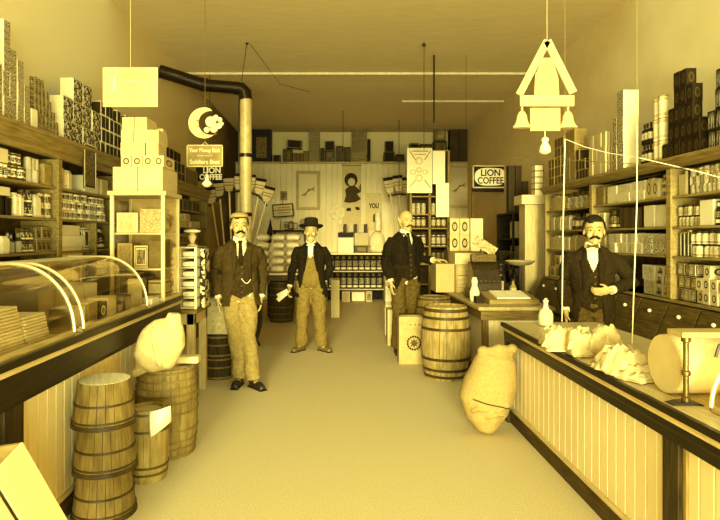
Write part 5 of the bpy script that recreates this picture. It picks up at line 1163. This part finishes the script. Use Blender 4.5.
def person(label, loc, rz, s, arms, legs, hy=0, hp=0, jacket=.14, jw=None, jhem=.78, vest=None, trouser=.5, tfit=1.0, shirt=.85, tie='tie', hat=None, hair=.15, bald=False, stache=.1, brow=.15, beard=None, belly=0, seed=1, bib=False, coatopen=None, hx=0, chain=True, curls=(25, 25), shoe=.12):
    root = empty('person', label, 'person', loc, rz); root.scale = (s, s, s)
    HT = Matrix.Translation((hx, -.012, 1.606)) @ Matrix.Rotation(hy, 4, 'Z') @ Matrix.Rotation(hp, 4, 'X') @ Matrix.Scale(1.13, 4)
    mb = MB(); head(mb, HT); mb.tube([(0, .012, 1.42), (0, .01, 1.5), (hx, 0, 1.58)], [.06, .055, .054], 16)
    loft(mb, BODY)
    for (sh, elb, wr, hd, nr, sd), cu in zip(arms, curls):
        mb.tube([V(sh.x * .5, sh.y, sh.z - .01), sh, lerp(sh, elb, .5), elb, lerp(elb, wr, .4), wr], [.034, .038, .038, .033, .031, .025], 12, dome=True)
        hand(mb, wr, hd, nr, sd, cu)
    for hipp, kn, an, toe in legs:
        mb.tube([hipp, lerp(hipp, kn, .5), kn, lerp(kn, an, .35), an], [.088, .072, .052, .05, .036], 14, dome=True)
        mb.ell(an + toe * .06 + V(0, 0, -.04), (.035, .05, .03), 12, 8)
    link_mesh(remesh(mb, .0065, 2), 'body', SKIN, root)
    # trousers
    mb = MB(); loft(mb, grow(BODY, .012, belly * .7, .84, 1.06))
    for hipp, kn, an, toe in legs:
        mb.tube([hipp + V(0, 0, .04), hipp, lerp(hipp, kn, .5), kn, lerp(kn, an, .5), lerp(kn, an, .85), an + V(0, 0, -.015)], [r * tfit for r in (.095, .105, .096, .08, .078, .082, .076)], 18)
    tm = remesh(mb, .011, 3, .016, 9, seed); link_mesh(tm, 'overalls' if bib else 'trousers', cloth(trouser), root)
    for i, (hipp, kn, an, toe) in enumerate(legs):
        t = toe.normalized(); yaw = math.atan2(t.x, -t.y); Ts = Matrix.Translation((an.x, an.y, 0)) @ Matrix.Rotation(yaw, 4, 'Z')
        sm_ = MB(); sm_.ell((0, .0, .05), (.042, .055, .05), 16, 10, Ts); sm_.ell((0, -.09, .038), (.045, .085, .036), 16, 10, Ts); sm_.ell((0, -.15, .032), (.04, .05, .03), 14, 8, Ts); sm_.tube([Ts @ V(0, .005, .06), Ts @ V(0, .01, .13)], [.047, .05], 14)
        sm_.box(-.035, .035, -.19, .05, .004, .02, Ts)
        me = remesh(sm_, .007, 2, .003, 30, seed)
        for v in me.vertices: v.co.z = max(v.co.z, .002)
        so_ = link_mesh(me, 'shoe', M(shoe, .5, .04, 30, spec=.5), root)
        MB().box(-.04, .04, -.2, .055, .001, .014, Ts, bev=.006).build('sole', M(.06), so_)
    # shirt + vest
    sp_ = grow(BODY, .007, belly * .8, .84); link_mesh(remesh((lambda m_: (loft(m_, sp_), m_)[1])(MB()), .012, 1), 'shirt', cloth(shirt, .02), root)
    top = sp_
    if vest is not None:
        vp = grow(BODY, .022, belly, .93, 1.44, hem=(.875, .178, .132, -.003)); mb = MB(); loft(mb, vp); me = remesh(mb, .010, 1, .005, 12, seed)
        cut(me, lambda c: (c.y < .03 and c.z > 1.24 and abs(c.x) < (c.z - 1.24) * .42) or c.z > 1.415 or (c.z < .886 + (abs(c.x) * .5 if c.y < 0 else 0) - .0))
        vo = link_mesh(me, 'vest', cloth(vest), root); mo = vo.modifiers.new('t', 'SOLIDIFY'); mo.thickness = .004
        for k in range(5): z = 1.2 - k * .062; MB().ell((.012, surf(vp, .012, z, .005), z), (.0075, .004, .0075), 10, 6).build('button', M(.1, .4) if vest > .2 else M(.35, .4), vo)
        top = vp
        if chain: MB().tube([(x, surf(vp, x, 1.08, .012), 1.09 - .05 * math.sin(math.pi * (x - .01) / .1)) for x in [.01 + .01 * i for i in range(11)]], .0035, 6).build('watch_chain', M(.95, .3), vo, True)
    if bib:
        bp = grow(BODY, .020, belly, .84, 1.44)
        drape(bp, [(z, -w_, w_) for z, w_ in ((.86, .15), (.95, .15), (1.02, .14), (1.1, .115), (1.2, .09), (1.28, .075))], 'bib', cloth(trouser), root, .006)
        for sx in (-1, 1): drape(bp, [(1.27, sx * .075, sx * .045), (1.34, sx * .09, sx * .06), (1.41, sx * .10, sx * .07)], 'strap', cloth(trouser - .05), root, .008)
        top = bp
    # jacket
    jp = grow(BODY, .032, belly, .95, 1.44, hem=(jhem, *(jw or (.205, .15, .01)))) + [(1.478, .078, .075, .015)]
    mb = MB(); loft(mb, jp)
    for sh, elb, wr, hd, nr, sd in arms:
        f = lerp(elb, wr, .93)
        mb.tube([V(sh.x * .4, sh.y, sh.z - .01), sh * .98 + V(0, 0, .0), lerp(sh, elb, .3), lerp(sh, elb, .7), elb, lerp(elb, f, .5), f], [.064, .075, .07, .062, .062, .054, .047], 18)
    me = remesh(mb, .0105, 3, .016, 8, seed + 5)
    op = coatopen or (lambda z: lerp(.06, .13, max(0, min(1, (1.25 - z) / .4))) if z < 1.25 else .055)
    zb_ = 1.47
    def inopen(c):
        if c.y > surf(jp, 0, c.z, 0) + .12: return False
        o_ = op(c.z); a_, b_ = o_ if isinstance(o_, tuple) else (-o_, o_); return a_ < c.x < b_
    cut(me, lambda c: inopen(c) or (abs(c.x) < .07 and c.z > 1.462) or (c.z < jhem + .012))
    # open the cuffs
    for sh, elb, wr, hd, nr, sd in arms:
        f = lerp(elb, wr, .93); dd = (wr - elb).normalized(); cut(me, lambda c: (c - f).dot(dd) > -.012 and (c - f).length < .065)
    jo = link_mesh(me, 'jacket', cloth(jacket, .035), root); mo = jo.modifiers.new('t', 'SOLIDIFY'); mo.thickness = .006
    for i_, (sh, elb, wr, hd, nr, sd) in enumerate(arms):
        dd = (wr - elb).normalized(); MB().tube([wr - dd * .05, wr - dd * .005], [.036, .037], 16).build('shirt_cuff', cloth(.92), root, True)
    for sx in (0, 1):   # lapels and front edges
        e = lambda z: (op(z) if isinstance(op(z), tuple) else (-op(z), op(z)))[sx]; g = -1 if sx == 0 else 1
        rows = [(z, e(z) - g * .008, e(z) + g * w_) for z, w_ in ((1.08, .004), (1.16, .02), (1.24, .035), (1.31, .045), (1.345, .05), (1.36, .028), (1.40, .026), (1.44, .015))]
        drape(jp, rows, 'lapel', cloth(max(.05, jacket - .03), .03), root, .012, .005, 4)
    # collar and tie
    cl = MB().lathe([(.063, 1.462), (.067, 1.463), (.062, 1.51), (.058, 1.51)], 24, c=(0, -.004, 0), squash=(1, 1.02)).build('collar', cloth(.95, .01), root, True)
    if shirt < 1: drape(top if vest is None else sp_, [(1.26, -.012, .012), (1.34, -.04, .04), (1.40, -.05, .05), (1.44, -.055, .055)], 'shirt_front', cloth(.95, .01), root, .012)
    if tie == 'tie': drape(sp_, [(1.22, -.018, .018), (1.3, -.024, .024), (1.4, -.018, .018), (1.435, -.013, .013), (1.442, -.02, .02), (1.465, -.018, .018)], 'necktie', cloth(.15, .05), root, .03, .01, 4)
    elif tie == 'bow':
        bt_ = MB(); y_ = -.075
        for g in (-1, 1): bt_.ext([(0, 1.468), (g * .045, 1.452), (g * .05, 1.47), (g * .045, 1.492), (0, 1.478)], y_ - .008, y_ + .004, 'y')
        bt_.ell((0, y_ - .004, 1.473), (.01, .009, .011)); bt_.build('bow_tie', cloth(.3), root, True)
    # face details
    for g in (-1, 1):
        ey = MB().ell((g * .031, -.0735, .004), (.0115, .0105, .0065), 12, 8, HT).build('eye', M(.66, .3), root, True)
        MB().ell((g * .031, -.0835, .0045), (.0055, .003, .0058), 10, 6, HT).build('iris', M(.06, .2), ey, True)
        MB().tube([HT @ V(g * x, y, z) for x, y, z in ((.017, -.083, .0085), (.031, -.087, .0125), (.045, -.078, .0085))], [.002, .003, .002], 6, dome=True).build('eyelid', M(.5), root, True)
        MB().tube([HT @ V(g * x, y, z) for x, y, z in ((.012, -.091, .027), (.03, -.091, .034), (.052, -.073, .026))], [.003, .005, .0025], 6, flat=.7, dome=True).build('eyebrow', M(brow), root, True)
    if stache is not None:
        mm = MB()
        for g in (-1, 1): mm.tube([HT @ V(g * x, y, z) for x, y, z in ((0, -.103, -.041), (.010, -.104, -.045), (.021, -.097, -.051), (.031, -.087, -.058), (.037, -.08, -.061))], [.009, .0115, .0115, .0085, .004], 8, dome=True)
        mm.build('moustache', M(stache, .8, .04, 60), root, True)
    if beard is not None:
        bb = MB(); bb.ell((0, -.04, -.082), (.052, .058, .045), 16, 12, HT); bb.ell((0, -.07, -.105), (.03, .03, .035), 12, 10, HT); me = remesh(bb, .007, 1, .006, 40, 3); cut(me, lambda c: (HT.inverted() @ c).z > -.058 and abs((HT.inverted() @ c).x) < .045); link_mesh(me, 'beard', M(beard, .9, .08, 60), root)
    # hair: shell over the cranium with a hairline
    hm = MB().ell((0, .008, .032), (.079, .096, .096), 40, 28, HT).mesh('hair'); inv = HT.inverted()
    def nohair(c):
        q = inv @ c
        if bald: return q.z > .045 or q.y < .01 or q.z < -.05
        line = .072 + .02 * math.sin(q.x * 60) * .3 if q.y < -.03 else (lerp(.072, -.01, min(1, (q.y + .03) / .03)) if q.y < 0 else -.045)
        return q.z < line
    cut(hm, nohair)
    if not bald: jitter(hm, .004, 45, seed)
    ho = link_mesh(hm, 'hair', M(hair if not bald else .75, .7, .06, 80), root); mo = ho.modifiers.new('t', 'SOLIDIFY'); mo.thickness = .008; mo.offset = 1
    if hat == 'cap':
        c_ = MB(); c_.ell((0, .012, .092), (.087, .10, .036), 24, 12, HT @ Matrix.Rotation(R(-12), 4, 'X')); c_.lathe([(.076, .062), (.08, .066), (.083, .09), (.07, .1)], 24, HT @ Matrix.Rotation(R(-12), 4, 'X') @ Matrix.Diagonal((1, 1.2, 1, 1)))
        cm = remesh(c_, .009, 2, .003, 20, 2); co = link_mesh(cm, 'cap', cloth(.56), root)
        MB().ext([(.062 * math.cos(R(t)), -.07 - .045 * math.sin(R(t))) for t in range(0, 181, 15)] + [(-.06, -.07), (.06, -.07)], .074, .081, 'z', HT @ Matrix.Rotation(R(-6), 4, 'X') @ Matrix.Diagonal((1, .9, 1, 1))).build('visor', cloth(.55), co)
    if hat == 'felt':
        h2 = HT @ Matrix.Translation((0, .0, .062)) @ Matrix.Rotation(R(-3), 4, 'X') @ Matrix.Diagonal((1, 1.18, 1, 1))
        ht = MB().lathe([(.086, -.002), (.088, .02), (.083, .07), (.079, .098), (.07, .107), (.03, .1), (.001, .098)], 30, h2).build('hat', M(.12, .9, .03, 30), root, True)
        MB().lathe([(.08, .001), (.12, -.001), (.137, .010), (.145, .02), (.147, .018), (.139, .004), (.12, -.008), (.08, -.006)], 30, h2).build('hat_brim', M(.11, .9, .03, 30), ht, True)
        MB().lathe([(.088, .0), (.0905, .002), (.0895, .028), (.086, .03)], 30, h2).build('hat_band', M(.04, .6), ht, True)
    return root
DN = V(0, 0, -1)
def arm(sh, elb, wr, hd=None, nr=None, sd=None):
    sh, elb, wr = V(*sh), V(*elb), V(*wr); g = 1 if sh.x > 0 else -1
    return (sh, elb, wr, V(*hd) if hd else (wr - elb), V(*nr) if nr else V(-g, 0, 0), V(*sd) if sd else V(0, -1, 0))
def leg(hipp, kn, an, toe): return (V(*hipp), V(*kn), V(*an), V(*toe).normalized())
# 1: capped man, left
person('man in a light flat cap, open dark jacket and pale trousers, standing before the pails', (-.97, 5.68, 0), R(14), 1.0,
    [arm((-.185, .01, 1.37), (-.25, .06, 1.12), (-.21, -.02, .88), (.05, -.1, -1), (1, 0, 0), (0, -1, 0)), arm((.185, .01, 1.37), (.25, .09, 1.12), (.225, .03, .88))],
    [leg((-.085, 0, .92), (-.04, -.04, .5), (.0, -.0, .09), (-.35, -1, 0)), leg((.08, 0, .92), (.09, -.05, .5), (.13, -.12, .09), (.45, -1, 0))],
    hy=R(2), jacket=.23, jw=(.23, .16, .02), jhem=.8, vest=.19, trouser=.52, tfit=.95, hat='cap', hair=.2, stache=.06, brow=.15, seed=3, shoe=.1, coatopen=lambda z: (-.045, .07) if z > 1.25 else (lerp(-.11, -.045, (z - .8) / .45), lerp(.16, .07, (z - .8) / .45)))
# 2: black hat, overalls
p2 = person('bearded man in a black hat, black jacket and bib overalls, standing mid-aisle holding papers', (-.315, 7.4, 0), R(-2), .975,
    [arm((-.18, .01, 1.37), (-.255, .05, 1.11), (-.29, -.04, .86)), arm((.18, .01, 1.37), (.255, .1, 1.12), (.17, .13, .93), (-1, .2, -.1), (0, 1, 0), (0, 0, 1))],
    [leg((-.085, 0, .92), (-.115, -.03, .5), (-.135, 0, .09), (-.6, -1, 0)), leg((.085, 0, .92), (.115, -.03, .5), (.14, 0, .09), (.9, -1, 0))],
    hp=R(-4), jacket=.10, jhem=.72, jw=(.25, .15, .02), vest=None, trouser=.41, tfit=1.1, hat='felt', hair=.2, stache=.5, brow=.3, beard=.62, bib=True, tie=None, seed=11, shoe=.35, coatopen=lambda z: (-.04, .045) if z > 1.3 else (lerp(-.16, -.04, (z - .72) / .58), lerp(.17, .045, (z - .72) / .58)), curls=(45, 30))
# 3: bald man with moustache
person('bald man with a large moustache and black coat, one hand resting on the streaked box', (.91, 7.3, 0), R(16), 1.06,
    [arm((-.18, .01, 1.37), (-.235, .06, 1.11), (-.2, -.04, .87), (.0, -.1, -1), (1, 0, 0), (0, -1, 0)), arm((.18, .01, 1.37), (.25, .08, 1.14), (.35, -.09, 1.13), (.9, -.3, .05), (0, 0, -1), (0, -1, 0))],
    [leg((-.085, 0, .92), (-.09, -.03, .5), (-.1, 0, .09), (-.3, -1, 0)), leg((.085, 0, .92), (.1, -.03, .5), (.11, 0, .09), (.3, -1, 0))],
    hy=R(4), hx=.01, jacket=.09, jhem=.78, vest=.12, trouser=.3, hair=.6, bald=True, stache=.25, brow=.4, seed=17, belly=.03, coatopen=lambda z: (-.03, .06) if z > 1.1 else (lerp(-.15, -.03, (z - .78) / .32), lerp(.16, .06, (z - .78) / .32)), chain=False)
# 4: clerk behind the right counter
person('dark-haired clerk in a dark suit and bow tie, standing behind the right counter', (2.25, 4.9, 0), R(-20), .965,
    [arm((-.185, .0, 1.37), (-.25, .06, 1.12), (-.225, -.10, .88), (.05, -.1, -1), (1, 0, 0), (0, -1, 0)), arm((.185, .01, 1.37), (.335, .02, 1.15), (.13, -.19, 1.09), (-1, -.12, -.12), (0, 1, 0), (0, -.3, 1))],
    [leg((-.085, 0, .92), (-.09, -.03, .5), (-.1, 0, .09), (-.3, -1, 0)), leg((.085, 0, .92), (.1, -.03, .5), (.11, 0, .09), (.3, -1, 0))],
    hy=R(0), hx=.015, jacket=.16, jhem=.74, vest=.15, trouser=.3, hair=.1, stache=.08, brow=.08, tie='bow', seed=23, coatopen=lambda z: (-.06, .05) if z > 1.2 else (lerp(-.14, -.06, (z - .74) / .46), lerp(.1, .05, (z - .74) / .46)), curls=(30, 35))
# papers in the second man's hand
for i, (a0, dz, dx) in enumerate(((-28, 0, 0), (-40, -.03, -.01))):
    hp_ = p2.matrix_basis @ V(-.31, -.06, .80)
    o = MB().box(-.12, .02, -.003 - .0 * i, .003, -.015, .04, bev=.001).build('folded_paper', M(.95, .8, .01), None, False, (hp_.x - .01 + dx, hp_.y - .05 - .012 * i, hp_.z + .0 + dz)); o.rotation_euler = (0, R(a0), 0); o.scale = (1.1, 1, 1)
    tag(o, ('upper', 'lower')[i] + ' folded white paper in the hand of the man in the black hat', 'paper')
TS_DONE()
